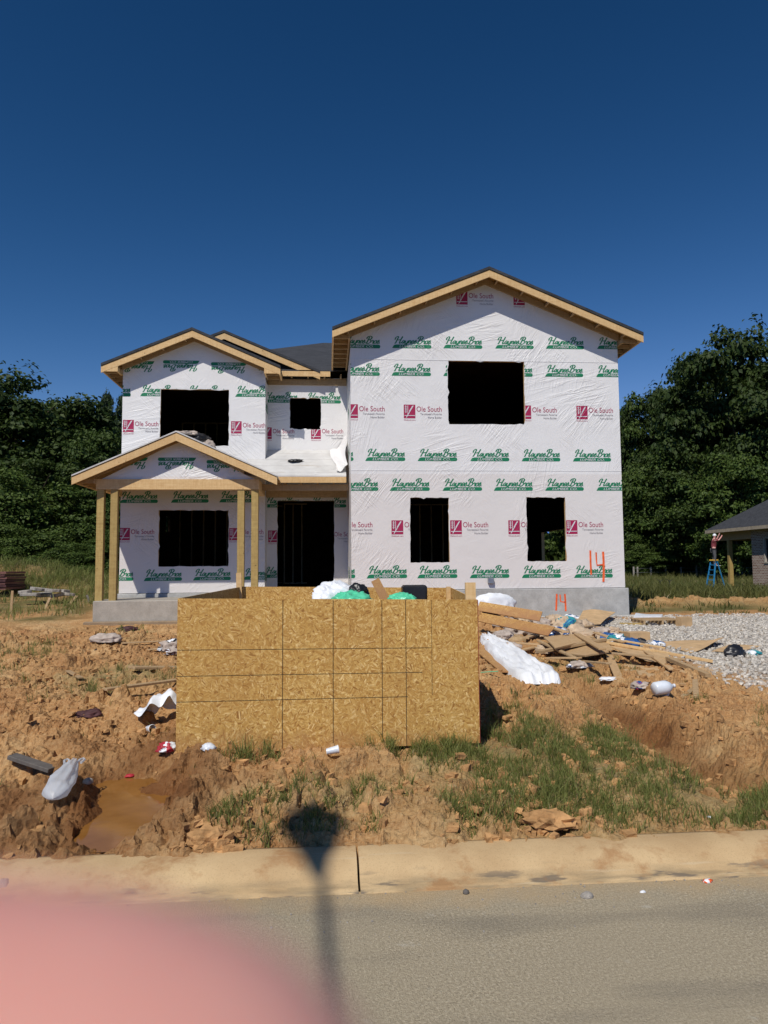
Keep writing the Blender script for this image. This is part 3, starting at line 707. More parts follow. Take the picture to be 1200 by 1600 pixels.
o = wall('wall', house, front(YR), [(xl, BASE), (xr, BASE), (xr, ztop(aR, cxR, slR, xr)), (cxR, ztop(aR, cxR, slR, cxR)), (xl, ztop(aR, cxR, slR, xl))], hw, prR, spray)
tag(o, 'front wall of the projecting wing with the orange number 14')
mb = MB()                                                         # overlaps where one roll of wrap laps the next
for z in seamz: mb = MB(); mb.box(xl, xr, YR-.006, YR-.0005, z-.012, z); mb.build('wrap_seam', M['wrap'], house)
for h in hw: opening('window_opening', house, front(YR), h)
side = lambda X, s: (lambda u, v, o: (X+s*o, u, v))
o = wall('wall', house, side(xl, -1), [(YR, BASE), (YC+.1, BASE), (YC+.1, WTOPR), (YR, WTOPR)], [], [('L', 18.2, 5.6, 1, False), ('B', 18.5, 3.0, .98, False), ('L', 17.9, 4.5, 1, False), ('L', 18.2, 1.4, 1, False)])
hs_ = (19.6, BASE+.02, 23.4, 2.78)
o = wall('wall', house, side(xr, 1), [(YR, BASE), (28.5, BASE), (28.5, WTOPR), (YR, WTOPR)], [hs_]); opening('window_opening', house, side(xr, 1), hs_)
# left bay
bl, br_ = atY(190, 700, YB)[0], atY(414.5, 700, YB)[0]
hb = [pxh(YB, 249, 608.5, 358.5, 697), pxh(YB, 246.5, 796.5, 358, 886)]
WT = 6.72; bx_ = atY(300, 511, YB)[0]
kb = 1.0
prB = P('L', YB, [(145, 619), (219, 619), (293, 619.5), (367.5, 620)], kb)+P('B', YB, [(192, 677), (277, 677), (361, 679)], kb*.97)
prB += P('L', YB, [(183, 580), (254, 579), (329, 582), (403, 583)], kb*.98, True)
prB += P('L', YB, [(187, 786), (267, 785.5), (342.5, 785)], kb)+P('L', YB, [(148, 908), (224.5, 908), (301.5, 907), (380, 906)], kb)
prB += P('B', YB, [(186, 846), (272, 846), (358, 846)], kb*.95)
o = wall('wall', house, front(YB), [(bl, BASEB), (br_, BASEB), (br_, ztop(aB, cxB, slB, br_)), (cxB, ztop(aB, cxB, slB, cxB)), (bl, ztop(aB, cxB, slB, bl))], hb, prB)
for h in hb: opening('window_opening', house, front(YB), h)
o = wall('wall', house, side(br_, 1), [(YB, BASEB), (YC, BASEB), (YC, WT), (YB, WT)], [], [('L', YB-.1, 5.9, 1, False), ('L', YB-.3, 1.35, 1, False)])
o = wall('wall', house, side(bl, -1), [(YB, BASEB), (28.5, BASEB), (28.5, 6.95), (YB, 6.95)], [(24.0, 2.9, 24.9, 3.4)])
# recess with the front door
hc = [pxh(YC, 452.5, 621.5, 502, 671), pxh(YC, 432.5, 782, 522.5, 922)]; hc[1] = (hc[1][0], BASEB-.05, hc[1][2], hc[1][3])
prC = P('L', YC, [(340, 629), (410, 629), (478, 630)], 1.0)+P('B', YC, [(409, 687.5), (486, 687.5)], .95)
prC += P('L', YC, [(412, 793), (486, 793)], 1)+P('B', YC, [(419, 849), (505, 849)], .95)+P('L', YC, [(412, 903)], 1)
o = wall('wall', house, front(YC), [(br_-.2, BASEB), (xl, BASEB), (xl, 6.95), (br_-.2, 6.95)], hc, prC)
opening('window_opening', house, front(YC), hc[0]); opening('door_opening', house, front(YC), hc[1], False)
# back wall, with the openings through which daylight shows
YK = 28.5; hk = []
o = wall('wall', house, lambda u, v, o: (u, YK+o, v), [(bl, BASE-.1), (xr, BASE-.1), (xr, 6.9), (bl, 6.9)], hk)
# inside: floors, ceilings, stud partitions
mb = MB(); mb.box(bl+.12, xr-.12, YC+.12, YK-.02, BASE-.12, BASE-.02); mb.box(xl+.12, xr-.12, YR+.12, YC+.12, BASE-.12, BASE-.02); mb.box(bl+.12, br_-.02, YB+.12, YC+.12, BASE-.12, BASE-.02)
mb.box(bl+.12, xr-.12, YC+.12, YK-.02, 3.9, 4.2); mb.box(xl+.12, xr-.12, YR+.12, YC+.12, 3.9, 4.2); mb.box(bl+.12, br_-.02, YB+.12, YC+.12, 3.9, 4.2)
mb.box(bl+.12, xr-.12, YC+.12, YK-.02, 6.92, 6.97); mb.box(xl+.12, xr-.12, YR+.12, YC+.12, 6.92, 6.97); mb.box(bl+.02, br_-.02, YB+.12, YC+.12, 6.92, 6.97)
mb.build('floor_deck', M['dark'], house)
def studs(y, x0, x1, z0, z1, gap=.41, skip=None):
    mb = MB(); mb.box(x0, x1, y-.045, y+.045, z1-.04, z1); x = x0
    mb.box(x0, x1, y-.045, y+.045, z0, z0+.04)
    while x < x1:
        if not (skip and skip[0] < x < skip[1]): mb.box(x, x+.04, y-.045, y+.045, z0+.04, z1-.04)
        x += gap
    mb.build('stud_partition', M['oldwood'], house)
studs(26.0, bl+.15, -1.6, BASE-.02, 3.9); studs(26.2, bl+.15, -1.6, 4.2, 6.92); studs(25.2, -1.5, -.7, BASE-.02, 3.9, .3)
studs(25.5, .8, 4.4, BASE-.02, 3.9); studs(25.8, .8, 7.0, 4.2, 6.92)
# foundation
fl = .0
mb = MB(); mb.box(xl-.02, xr+.06, YR-.07, YK, -.2, BASE-.012); mb.box(bl-.05, xl-.02, YC-.06, YK, -.2, BASEB-.012); mb.box(bl-.05, br_+.02, YB-.06, YC-.06, -.2, BASEB-.012)
def rect_face(mb, x0, x1, z0, z1): pass
mb.build('foundation', M['concrete'], house, bevel=.012)
mb = MB(); mb.box(xl+1.0, xr+.17, YR-.22, YR-.075, -.2, atY(800, 962.5, YR)[2]); mb.build('footing', M['concrete'], house, bevel=.02)
mb = MB()                                                         # the number sprayed again on the concrete
def fst(pts, w_):
    Y = YR-.0725; q = [atY(x, y, Y) for x, y in pts]; n = len(q); vs = []
    for i in range(n):
        d = Vector(q[min(i+1, n-1)])-Vector(q[max(i-1, 0)]); d = Vector((d.x, 0, d.z)).normalized()
        vs += [(q[i][0]-d.z*w_, Y, q[i][2]+d.x*w_), (q[i][0]+d.z*w_, Y, q[i][2]-d.x*w_)]
    mb.add(vs, [(2*i, 2*i+1, 2*i+3, 2*i+2) for i in range(n-1)])
fst([(870, 928), (869.5, 941), (869, 954)], .022); fst([(875, 929), (876, 940), (883, 941)], .016); fst([(882.5, 928), (883.5, 941), (884, 955)], .022)
mb.build('sprayed_number', M['orange'], house)
mb = MB(); a = atY(763, 903, YR-.1); mb.box(a[0], a[0]+.14, YR-.09, YR-.002, a[2]-.13, a[2]); mb.build('vent_box', M['steel'], house, bevel=.01)
# ------------------------------------------------------------------ roofs
def gable(name, cx, zr, half, y0, y1, slope, over, th_b=.15, shingles=True, inner=True, label=None, right_trim=None, zwall=None):
    """front-gabled roof: ridge at (cx, zr), eaves at cx +- half, barge boards at y0, gable wall at y0+over"""
    mat = M['shingle'] if shingles else M['underlay']
    L, R = (cx-half, zr-half*slope), (cx+half, zr-half*slope); th = .062 if shingles else .03
    mb = MB(); c = math.sqrt(1+slope*slope)
    for (ex, ez) in (L, R):
        mb.prism([(ex, y0-.02, ez), (cx, y0-.02, zr), (cx, y0-.02, zr-th*c), (ex, y0-.02, ez-th*c)], (0, y1-y0, 0))
    root = mb.build(name, mat, house)
    if label: tag(root, label)
    mb = MB()                                                    # sheathing seen from below
    for (ex, ez) in (L, R):
        z2 = th*c+.002
        mb.prism([(ex, y0, ez-z2), (cx, y0, zr-z2), (cx, y0, zr-z2-.018), (ex, y0, ez-z2-.018)], (0, y1-y0, 0))
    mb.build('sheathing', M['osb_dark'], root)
    zb = th*c+.022
    for s, (ex, ez) in ((-1, L), (1, R)):
        mb = MB(); mb.prism([(ex, y0, ez-zb), (cx, y0, zr-zb), (cx, y0, zr-zb-th_b*c), (ex, y0, ez-zb-th_b*c*.96)], (0, .038, 0))
        mb.build('barge_board', M['pine'], root)
        if inner:
            mb = MB(); yy = y0+over-.045; mb.prism([(ex+s*-.42, yy, ez+.42*slope-zb-.004), (cx, yy, zr-zb-.004), (cx, yy, zr-zb-.15*c), (ex+s*-.42, yy, ez+.42*slope-zb-.15*c)], (0, .038, 0))
            mb.build('wall_rafter', M['oldwood'], root)
            n = max(2, int(half*c/.62))
            for i in range(1, n+1):
                mb = MB(); t = (i-.4)/n; x, z = ex+(cx-ex)*t, ez+(zr-ez)*t-zb-.05
                d = Vector((cx-ex, 0, zr-ez)).normalized(); up = Vector((-d.z, 0, d.x))*(1 if s < 0 else -1)
                mb.bar((x, y0+.04, z), (x, y0+over-.05, z), .04, .088, up=up if up.z > 0 else -up)
                mb.build('lookout', M['oldwood'], root)
    return root, L, R
def side_eave(root, x, z, y0, y1, s, xw, zin):                   # fascia and rafter tails along an eave that runs front to back; s: side it faces
    mb = MB(); mb.box(min(x, x-s*.038), max(x, x-s*.038), y0, y1, z-.20, z-.045); mb.build('fascia_board', M['pine'], root)
    y = y0+.25
    while y < min(y1, y0+3.6):
        mb = MB(); mb.box(min(x-s*.04, xw), max(x-s*.04, xw), y, y+.04, z-.18, z-.09); mb.build('rafter_tail', M['oldwood'], root); y += .41
    mb = MB(); mb.box(xw-.02, xw+.02, y0+.2, y1, z-.19, z-.08); mb.build('sub_fascia', M['oldwood'], root)
rr, L, R = gable('wing_roof', cxR, aR[2], halfR, YR-OV, YK+.4, slR, OV, label='gabled roof of the wing with dark shingles')
side_eave(rr, L[0], L[1]+.0, YR-OV+.04, YC-.35, -1, xl-.03, 0)
side_eave(rr, R[0], R[1], YR-OV+.04, YK+.3, 1, xr+.03, 0)
rb, L, R = gable('bay_roof', cxB, aB[2], halfB, YB-OB, 23.5, slB, OB, label='gabled roof over the left bay')
side_eave(rb, L[0], L[1], YB-OB+.04, YK, -1, bl-.02, 0); side_eave(rb, R[0], R[1], YB-OB+.04, YC-.32, 1, br_+.02, 0)
for (ex, ez), s in ((L, 1), (R, -1)):                             # boxed eave returns
    mb = MB(); x1 = ex+s*.42; mb.box(min(ex+s*.01, x1), max(ex+s*.01, x1), YB-OB+.004, YB-OB+.034, ez-.21, ez-.05)
    mb.box(min(x1, x1-s*.04), max(x1, x1-s*.04), YB-OB+.036, YB-.01, ez-.21, ez-.09)
    mb.build('eave_return', M['pine'], rb)
YG = YC-.28
aG = atY(350, 515.5, YG); eG = atY(500, 579, YG); slG = (aG[2]-eG[2])/(eG[0]-aG[0])
rg, L, R = gable('cross_gable_roof', aG[0], aG[2], eG[0]-aG[0], YG, 25.0, slG, .2, inner=False, label='second gable rising behind the left bay roof')
mb = MB(); c = .12
mb.prism([(L[0]+.1, YG+.16, L[1]-.2), (R[0]-.1, YG+.16, R[1]-.2), (aG[0], YG+.16, aG[2]-.15)], (0, .04, 0)); mb.build('felt_panel', M['felt'], rg)
# main roof behind, hipped on the left
zE = atY(470, 578, YG)[2]; sM = .416; yRg = 27.2; zRg = zE+(yRg-YG)*sM; xh = atY(505, 538, yRg)[0]
xE0 = bl-.15; xE1 = R[0]
mb = MB(); t = .03
A0, A1, B0, B1 = (xE0, YG, zE), (7.5, YG, zE), (xh, yRg, zRg), (7.5, yRg, zRg)
mb.prism([A0, A1, B1, B0], (0, 0, -t)); mb.prism([A0, B0, (xE0, 2*yRg-YG, zE)], (0, 0, -t)); mb.prism([B0, B1, (7.5, 2*yRg-YG, zE), (xE0, 2*yRg-YG, zE)], (0, 0, -t))
mr = tag(mb.build('main_roof', M['shingle'], house), 'dark shingled main roof with a hipped end')
mb = MB(); x0, x1 = atY(440, 585, YG)[0], atY(516, 585, YG)[0]
mb.box(x0, x1, YG-.002, YG+.036, zE-.175, zE-.034); mb.build('fascia_board', M['pine'], mr)
mb = MB(); mb.box(x0-.4, xl-.02, YC-.045, YC-.004, zE-.36, zE-.17); mb.build('wall_ledger', M['oldwood'], mr)
x = x0+.25
while x < x1+.3: mb = MB(); mb.box(x, x+.04, YG+.04, YC-.046, zE-.19, zE-.10); mb.build('rafter_tail', M['oldwood'], mr); x += .45
# ------------------------------------------------------------------ porch
aP = atY(281, 673, YP); e1 = atY(112, 737.5, YP); e2 = atY(433, 747, YP)
halfP = (e2[0]-e1[0])/2; cxP = (e1[0]+e2[0])/2; zeP = (e1[2]+e2[2])/2; slP = (aP[2]-zeP)/halfP
rp, L, R = gable('porch_roof', cxP, aP[2], halfP, YP, YB-.01, slP, .36, th_b=.165, shingles=False, label='unshingled gabled porch roof with bare barge boards')
YG2 = YP+.36
bz1, bz0 = atY(280, 749, YG2)[2], atY(280, 765, YG2)[2]
bx0, bx1 = atY(151, 757, YG2)[0], atY(405, 757, YG2)[0]
mb = MB(); mb.box(bx0, bx1, YG2-.04, YG2+.14, bz0, bz1); mb.build('porch_beam', M['pine'], house)
for x in (bx0, bx1-.14): mb = MB(); mb.box(x, x+.14, YG2+.142, YB-.01, bz0, bz1); mb.build('porch_beam', M['pine'], house)
gp_ = [(bx0+.1, bz1), (bx1-.1, bz1), (cxP, aP[2]-.19)]
prP = P('L', YG2, [(246, 732), (322, 736), (170, 732)], .93, True)
wall('porch_gable', house, front(YG2), gp_, [], prP, back=.05)
side_eave(rp, L[0], L[1]+.02, YP+.04, YB-.05, -1, bx0-.02, 0)
for xa, xb in ((150, 163.5), (171.5, 185), (370.5, 382.5), (392, 404.5)):
    yc = YG2+.05; x = atY((xa+xb)/2, 850, yc)[0]; mb = MB(); mb.box(x-.083, x+.083, yc-.07, yc+.07, .935, bz0-.003)
    mb.build('porch_post', M['treated'], house, bevel=.006)
SZ = .95
mb = MB(); sx0 = atY(145, 938, YP+.12)[0]; mb.box(sx0, xl-.025, YP+.12, YB-.065, -.1, SZ); mb.box(br_+.03, xl-.025, YB-.063, YC-.065, -.1, SZ)
tag(mb.build('porch_slab', M['slab'], house, bevel=.015), None)
mb = MB(); mb.box(sx0-.16, xl-.03, YP-.05, YP+.117, -.2, atY(200, 971, YP)[2]); mb.build('porch_footing', M['footing'], house, bevel=.02)
# lean-to roof over the entry
ze = atY(490, 743, YP+.9)[2]; ys0 = YP+.9; zt = atY(480, 703, YC)[2]; x0 = R[0]-.9; x1 = atY(541, 744, ys0)[0]
sS = (zt-ze)/(YC-ys0)
mb = MB(); mb.prism([(x0, ys0, ze), (x1, ys0, ze), (x1, YC-.004, zt), (x0, YC-.004, zt)], (0, 0, -.03))
rs = tag(mb.build('entry_roof', M['underlay'], house), 'lean-to entry roof under white underlayment')
mb = MB(); mb.box(R[0]-.05, x1, ys0-.002, ys0+.036, ze-.18, ze-.032); mb.build('fascia_board', M['pine'], rs)
mb = MB(); mb.box(bx1+.01, xl-.03, YC-.5, YC-.36, ze-.42, ze-.2); mb.build('header_beam', M['oldwood'], rs)
mb = MB(); mb.box(bx1+.01, xl-.03, ys0+.2, ys0+.24, ze-.36, ze-.2); mb.build('header_beam', M['oldwood'], rs)
x = R[0]+.1
while x < xl-.05: mb = MB(); mb.box(x, x+.04, ys0+.04, YC-.01, ze-.2, ze-.11); mb.build('rafter_tail', M['oldwood'], rs); x += .41
# flap of wrap hanging over the entry roof against the wing
rng = np.random.default_rng(4); nu, nv = 10, 14; vs = []
for j in range(nv):
    for i in range(nu):
        s, t = i/(nu-1), j/(nv-1); y = YC-.15-1.5*t
        x = xl-.06-.42*s*(1-.4*t)+.03*math.sin(7*t+3*s); z = ze+(y-ys0)*sS+.05+.42*(1-s)**2*(1-.5*t)+.03*math.sin(9*s+5*t)
        vs.append((x, y, z))
mb = MB(); mb.add(vs, [(j*nu+i, j*nu+i+1, (j+1)*nu+i+1, (j+1)*nu+i) for j in range(nv-1) for i in range(nu-1)], 0, True); mb.build('wrap_flap', M['wrap'], house)
# ================================================================== OBJECTS
from mathutils import noise as mnoise
def skin_mesh(name, verts, edges, radii, mat, parent=None, sub=2, root=0, smooth=True):
    me = bpy.data.meshes.new(name); me.from_pydata([tuple(v) for v in verts], edges, [])
    o = bpy.data.objects.new(name, me); COL.objects.link(o)
    o.modifiers.new('skin', 'SKIN'); 
    if not me.skin_vertices: me.attributes.new('x', 'FLOAT', 'POINT')
    for i, r in enumerate(radii):
        r = r if isinstance(r, tuple) else (r, r); me.skin_vertices[0].data[i].radius = r
    me.skin_vertices[0].data[root].use_root = True
    s = o.modifiers.new('sub', 'SUBSURF'); s.levels = sub; s.render_levels = sub
    dg = bpy.context.evaluated_depsgraph_get(); m2 = bpy.data.meshes.new_from_object(o.evaluated_get(dg))
    o.modifiers.clear(); o.data = m2; m2.name = name; bpy.data.meshes.remove(me)
    m2.materials.clear(); m2.materials.append(mat)
    for p in m2.polygons: p.use_smooth = smooth
    if parent is not None: o.parent = parent
    return o
def fit(o, P_): return o
def slab(name, label, cat, corners, th, mat, group=None, warp=0.0, n=6, seed=0, parent=None):
    """a thin sheet through four world corners (in order), bent a little"""
    c = [Vector(p) for p in corners]; r = random.Random(seed); ph = [r.uniform(0, 6) for _ in range(4)]
    org = sum(c, Vector())/4; nn = (c[1]-c[0]).cross(c[3]-c[0]).normalized()
    if nn.z < 0: nn = -nn
    top = []
    for j in range(n+1):
        for i in range(n+1):
            s, t = i/n, j/n; p = (c[0]*(1-s)+c[1]*s)*(1-t)+(c[3]*(1-s)+c[2]*s)*t
            top.append(p+nn*warp*(math.sin(2.5*s+ph[0])*math.cos(2*t+ph[1])+.3*math.sin(6*s+5*t+ph[2])))
    mb = MB(); k = n+1; N = k*k; vs = [p+nn*th/2 for p in top]+[p-nn*th/2 for p in top]
    fs = [(j*k+i, j*k+i+1, (j+1)*k+i+1, (j+1)*k+i) for j in range(n) for i in range(n)]
    fs += [tuple(N+q for q in reversed(f)) for f in fs]
    edge = [(i, 0) for i in range(n)]+[(n, j) for j in range(n)]+[(i, n) for i in range(n, 0, -1)]+[(0, j) for j in range(n, 0, -1)]
    e = [j*k+i for i, j in edge]
    fs += [(e[i], N+e[i], N+e[(i+1) % len(e)], e[(i+1) % len(e)]) for i in range(len(e))]
    mb.add(vs, fs); o = mb.build(name, mat, parent, origin=org); 
    return tag(o, label, cat, group) if parent is None else o
def G(px, py, up=0.0): p = gp(px, py); return Vector((p.x, p.y, p.z+up))
def board(name, label, cat, a, b, w_, t_, mat, ua=.03, ub=.03, group=None, up=(0, 0, 1)):
    A = G(*a, ua); B = G(*b, ub); mb = MB(); mb.bar(A, B, w_, t_, up)
    return tag(mb.build(name, mat, None, origin=(A+B)/2, bevel=.003), label, cat, group)
def crumple(name, label, cat, c, dims, mats, seed, amp=.28, rot=0.0, group=None, sub=4, parent=None, freq=1.7, patch=.15, taper=0.0, sharp=1.0, floor=True, tilt=0):
    bm = bmesh.new(); bmesh.ops.create_icosphere(bm, subdivisions=sub, radius=1)
    off = Vector((seed*3.7, seed*1.9, seed*5.3)); mats = mats if isinstance(mats, (list, tuple)) else [mats]
    E_ = Euler((0, tilt, rot)).to_matrix()
    for v in bm.verts:
        p = v.co.copy(); d = p.normalized()
        r1 = 1-2.2*abs(mnoise.noise(p*freq+off))**.6; r2 = 1-2.2*abs(mnoise.noise(p*freq*2.3+off*2))**.6; r3 = mnoise.noise(p*.9+off)
        k = 1+amp*(.7*r1*sharp+.4*r2*sharp+.8*r3)
        q = Vector((d.x*k*dims[0], d.y*k*dims[1], d.z*k*dims[2]))
        if taper: q.y *= 1-taper*(d.x*.5+.5); q.z *= 1-taper*(d.x*.5+.5)
        if floor: q.z = max(q.z, -.32*dims[2])
        v.co = E_ @ q
        if floor: v.co.z += .32*dims[2]
    for f in bm.faces:
        f.smooth = mats[0] not in (M['soilclod'], M['stone'])
        if len(mats) > 1:
            x = mnoise.noise(f.calc_center_median()*(1.2/max(dims))+off*1.3)
            f.material_index = min(len(mats)-1, 0 if x < patch else 1+int((x-patch)*7) % (len(mats)-1))
    me = bpy.data.meshes.new(name); bm.to_mesh(me); bm.free()
    for m in mats: me.materials.append(m)
    o = link(name, me, parent, loc=c)
    return tag(o, label, cat, group) if parent is None else o
# ------------------------------------------------------------------ the strand-board trash pen at the kerb
pen = thing('trash_pen', 'open-topped bin of strand board panels standing in front of the house', 'trash bin', (0.1, 7.1, .2))
def pen_part(name, mb, mat): 
    o = mb.build(name, mat, pen, origin=None); 
    for v in o.data.vertices: v.co -= Vector(pen.location)
    return o
fl_, fr_ = (-1.206, 5.99), (1.235, 5.93)
zt_l, zt_r, zb_l, zb_r = 1.455, 1.42, .217, .262
def panel(name, a, b, z0a, z1a, z0b, z1b, th, mat):
    a, b = Vector((*a, 0)), Vector((*b, 0)); d = (b-a).normalized(); nn = Vector((d.y, -d.x, 0))*th
    mb = MB(); mb.prism([(a.x, a.y, z0a), (b.x, b.y, z0b), (b.x, b.y, z1b), (a.x, a.y, z1a)], tuple(-nn))
    return pen_part(name, mb, mat)
fp = panel('front_panel', fl_, fr_, zb_l, zt_l, zb_r, zt_r, .012, M['osb'])
mb = MB()                                                         # dark chalk and nail lines on the front sheet
def onp(s, t): x = fl_[0]+(fr_[0]-fl_[0])*s; y = fl_[1]+(fr_[1]-fl_[1])*s; zb = zb_l+(zb_r-zb_l)*s; zt = zt_l+(zt_r-zt_l)*s; return Vector((x, y-.0018, zb+(zt-zb)*t))-Vector(pen.location)
def pline(s0, t0, s1, t1, w_=.0034):
    a, b = onp(s0, t0), onp(s1, t1); d = (b-a).normalized(); q = Vector((-d.z, 0, d.x))*w_/2
    mb.add([a+q, a-q, b-q, b+q], [(0, 1, 2, 3)])
for s in (.345, .512, .675, .755, .842): pline(s, .0 if s < .8 else .34, s+.001, .995, .005 if s < .8 else .003)
for t, s1 in ((.665, .84), (.497, .81), (.333, .76)): pline(.0, t+.002, s1, t)
mb.build('chalk_line', simple('dark_chalk', (.06, .04, .02), .9, .2), pen)
mb = MB(); mb.box(fr_[0]-.001, fr_[0]+.004, fr_[1]-.002, fr_[1]+.015, zb_r, zt_r-.002); pen_part('red_edge', mb, simple('dark_red_edge_paint', (.20, .02, .018), .7))
bl2, br2 = (-1.0, 8.43), (1.45, 8.43)
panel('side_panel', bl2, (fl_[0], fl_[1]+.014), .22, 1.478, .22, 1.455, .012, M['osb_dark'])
panel('side_panel', (fr_[0]-.001, fr_[1]+.018), br2, .25, 1.42, .25, 1.445, .012, M['osb'])
panel('back_panel', (bl2[0]+.014, 8.43), (br2[0]-.014, 8.43), .22, 1.482, .22, 1.445, .012, M['osb'])
def stud_(x, y, w_, d_, z0, z1, lean=0):
    mb = MB(); mb.bar((x, y, z0), (x+lean, y, z1), w_, d_, up=(0, 1, 0)); pen_part('corner_stake', mb, M['pine'])
p = atY(740, 922, 6.02); stud_(1.19, 6.0, .085, .038, .1, 1.56)
stud_(-.965, 8.37, .06, .038, .1, 1.64, -.04); stud_(1.40, 8.36, .05, .038, .1, 1.46)
# bags and scraps inside it
bgp = atY(535, 917, 7.4)
a = atY(545, 915, 7.35); crumple('plastic_bag', 'mint green plastic bag slumped against the white sack in the bin', 'plastic bag', (a[0]+.02, 7.35, 1.24), (.23, .2, .145), M['plastic_green'], 5, .26, .4, sub=5, freq=1.7)
a = atY(628, 915, 7.3); crumple('plastic_bag', 'small mint green plastic bag beside a dark tray in the bin', 'plastic bag', (a[0], 7.3, 1.29), (.15, .14, .105), M['plastic_green'], 8, .22, .1, sub=5, freq=1.6)
a = atY(553, 895, 7.75); crumple('trash_bag', 'black plastic bag tucked behind the green bag in the bin', 'trash bag', (a[0]+.03, 7.62, 1.36), (.12, .10, .12), M['black'], 9, .25, .6)
mb = MB(); a, b = atY(586, 906, 7.5), atY(600, 918, 7.3); mb.bar((a[0], 7.5, a[2]), (b[0]+.25, 7.3, .9), .09, .012, up=(0, 1, 0)); tag(mb.build('wood_scrap', M['osb'], None, origin=a), 'short strand board offcut sticking up between the green bags', 'wood scrap')
mb = MB(); a = atY(647, 914, 7.7); mb.box(a[0]-.13, a[0]+.13, 7.6, 7.8, 1.1, a[2]+.0); o = tag(mb.build('tray', M['black'], None, origin=(a[0], 7.7, 1.1), bevel=.02), 'black plastic tray lying in the bin beside the small green bag', 'tray')
mb = MB(); mb.box(-.92, 1.2, 6.1, 8.35, .25, 1.1); o = mb.build('debris_fill', M['greypaper'], None, origin=(.2, 7.2, .25)); tag(o, 'packed rubbish filling the inside of the strand board bin', 'rubbish', kind='stuff')
# ------------------------------------------------------------------ right-hand pile
board('lumber_strip', 'long strand board strip lying highest on the debris pile', 'wood strip', (748, 974), (846, 986), .20, .02, M['osb'], .30, .25, up=(0, -1, .5))
board('lumber_strip', 'long strand board strip just below the highest one on the pile', 'wood strip', (748, 988), (862, 1003), .20, .02, M['osb'], .27, .16, up=(0, -1, .5))
board('lumber_strip', 'strand board strip half hidden under the white plastic sheet', 'wood strip', (750, 1022), (792, 1056), .16, .02, M['osb'], .06, .04, up=(0, -.6, .8))
board('plank', 'long pale two-by-four running from the pile onto the gravel', 'plank', (948, 1015), (1114, 1038), .06, .038, M['pine'], .10, .04)
board('plank', 'weathered pole-like plank ending on the gravel below the pale one', 'plank', (1044, 1041), (1107, 1060), .07, .05, M['oldwood'], .10, .03)
board('plank', 'brown board edge-on over the dark hollow of the pile', 'plank', (842, 1030), (946, 1016), .09, .04, M['oldwood'], .10, .16)
board('plank', 'short brown board lying across the paper scraps of the pile', 'plank', (884, 1014), (925, 1006), .14, .03, M['ply'], .10, .10)
board('plank', 'grey-brown board poking out under the plywood of the pile', 'plank', (822, 1004), (862, 990), .10, .03, M['oldwood'], .06, .07)
board('plank', 'broken light board leaning down below the cardboard square', 'plank', (950, 1030), (968, 1064), .10, .025, M['ply'], .08, .02)
board('plank', 'upright-looking short stick at the bottom edge of the pile by the jug', 'plank', (1086, 1066), (1088, 1093), .06, .03, M['oldwood'], .02, .02)
board('plank', 'small stick pointing away from the jug', 'plank', (1062, 1074), (1090, 1072), .06, .03, M['ply'], .02, .02)
board('plank', 'slanted small stick between the jug and the upright-looking one', 'plank', (1068, 1092), (1086, 1079), .06, .03, M['oldwood'], .02, .02)
def sheet(name, label, cat, px, ups, th, mat, warp=.01, group=None, seed=1):
    return slab(name, label, cat, [G(x, y, u) for (x, y), u in zip(px, ups)], th, mat, group, warp, seed=seed)
sheet('plywood_sheet', 'brown plywood sheet lying level over the dark hollow of the pile', 'plywood', [(850, 1010), (905, 1004), (928, 1016), (868, 1030)], (.12, .12, .14, .14), .02, M['ply'])
sheet('plywood_sheet', 'lower plywood sheet with a torn edge above the dark hollow', 'plywood', [(872, 1030), (930, 1020), (952, 1034), (915, 1042)], (.10, .10, .13, .13), .02, M['ply'], seed=3)
sheet('plywood_sheet', 'plywood scrap wedged beside the pale two-by-four', 'plywood', [(922, 1020), (950, 1018), (958, 1030), (930, 1030)], (.13, .13, .12, .12), .015, M['ply'], seed=4)
sheet('cardboard_sheet', 'square brown cardboard sheet standing tilted at the bottom of the pile', 'cardboard', [(973, 1062), (1044, 1066), (1047, 1036), (978, 1022)], (.02, .02, .0, .0), .006, M['card'], seed=5)
sheet('cardboard_sheet', 'brown cardboard flap resting on top of the square sheet', 'cardboard', [(950, 1019), (1012, 1042), (1047, 1044), (1045, 1030)], (.10, .06, .06, .08), .006, M['card'], .015, seed=6)
sheet('cardboard_sheet', 'long curled cardboard sheet lying on the grey gravel', 'cardboard', [(1018, 1008), (1110, 1004), (1132, 1010), (1080, 1021)], (.04, .06, .10, .03), .006, M['card'], .035, seed=7)
sheet('cardboard_sheet', 'flat tan cardboard beside the black bag on the gravel', 'cardboard', [(1112, 1022), (1150, 1022), (1190, 1012), (1140, 1010)], (.03, .03, .03, .03), .006, M['card'], .01, seed=8)
sheet('cardboard_sheet', 'creased cardboard leaning by the foundation below the orange number', 'cardboard', [(898, 980), (938, 982), (962, 968), (912, 964)], (.05, .05, .16, .18), .006, M['card'], .05, seed=9)
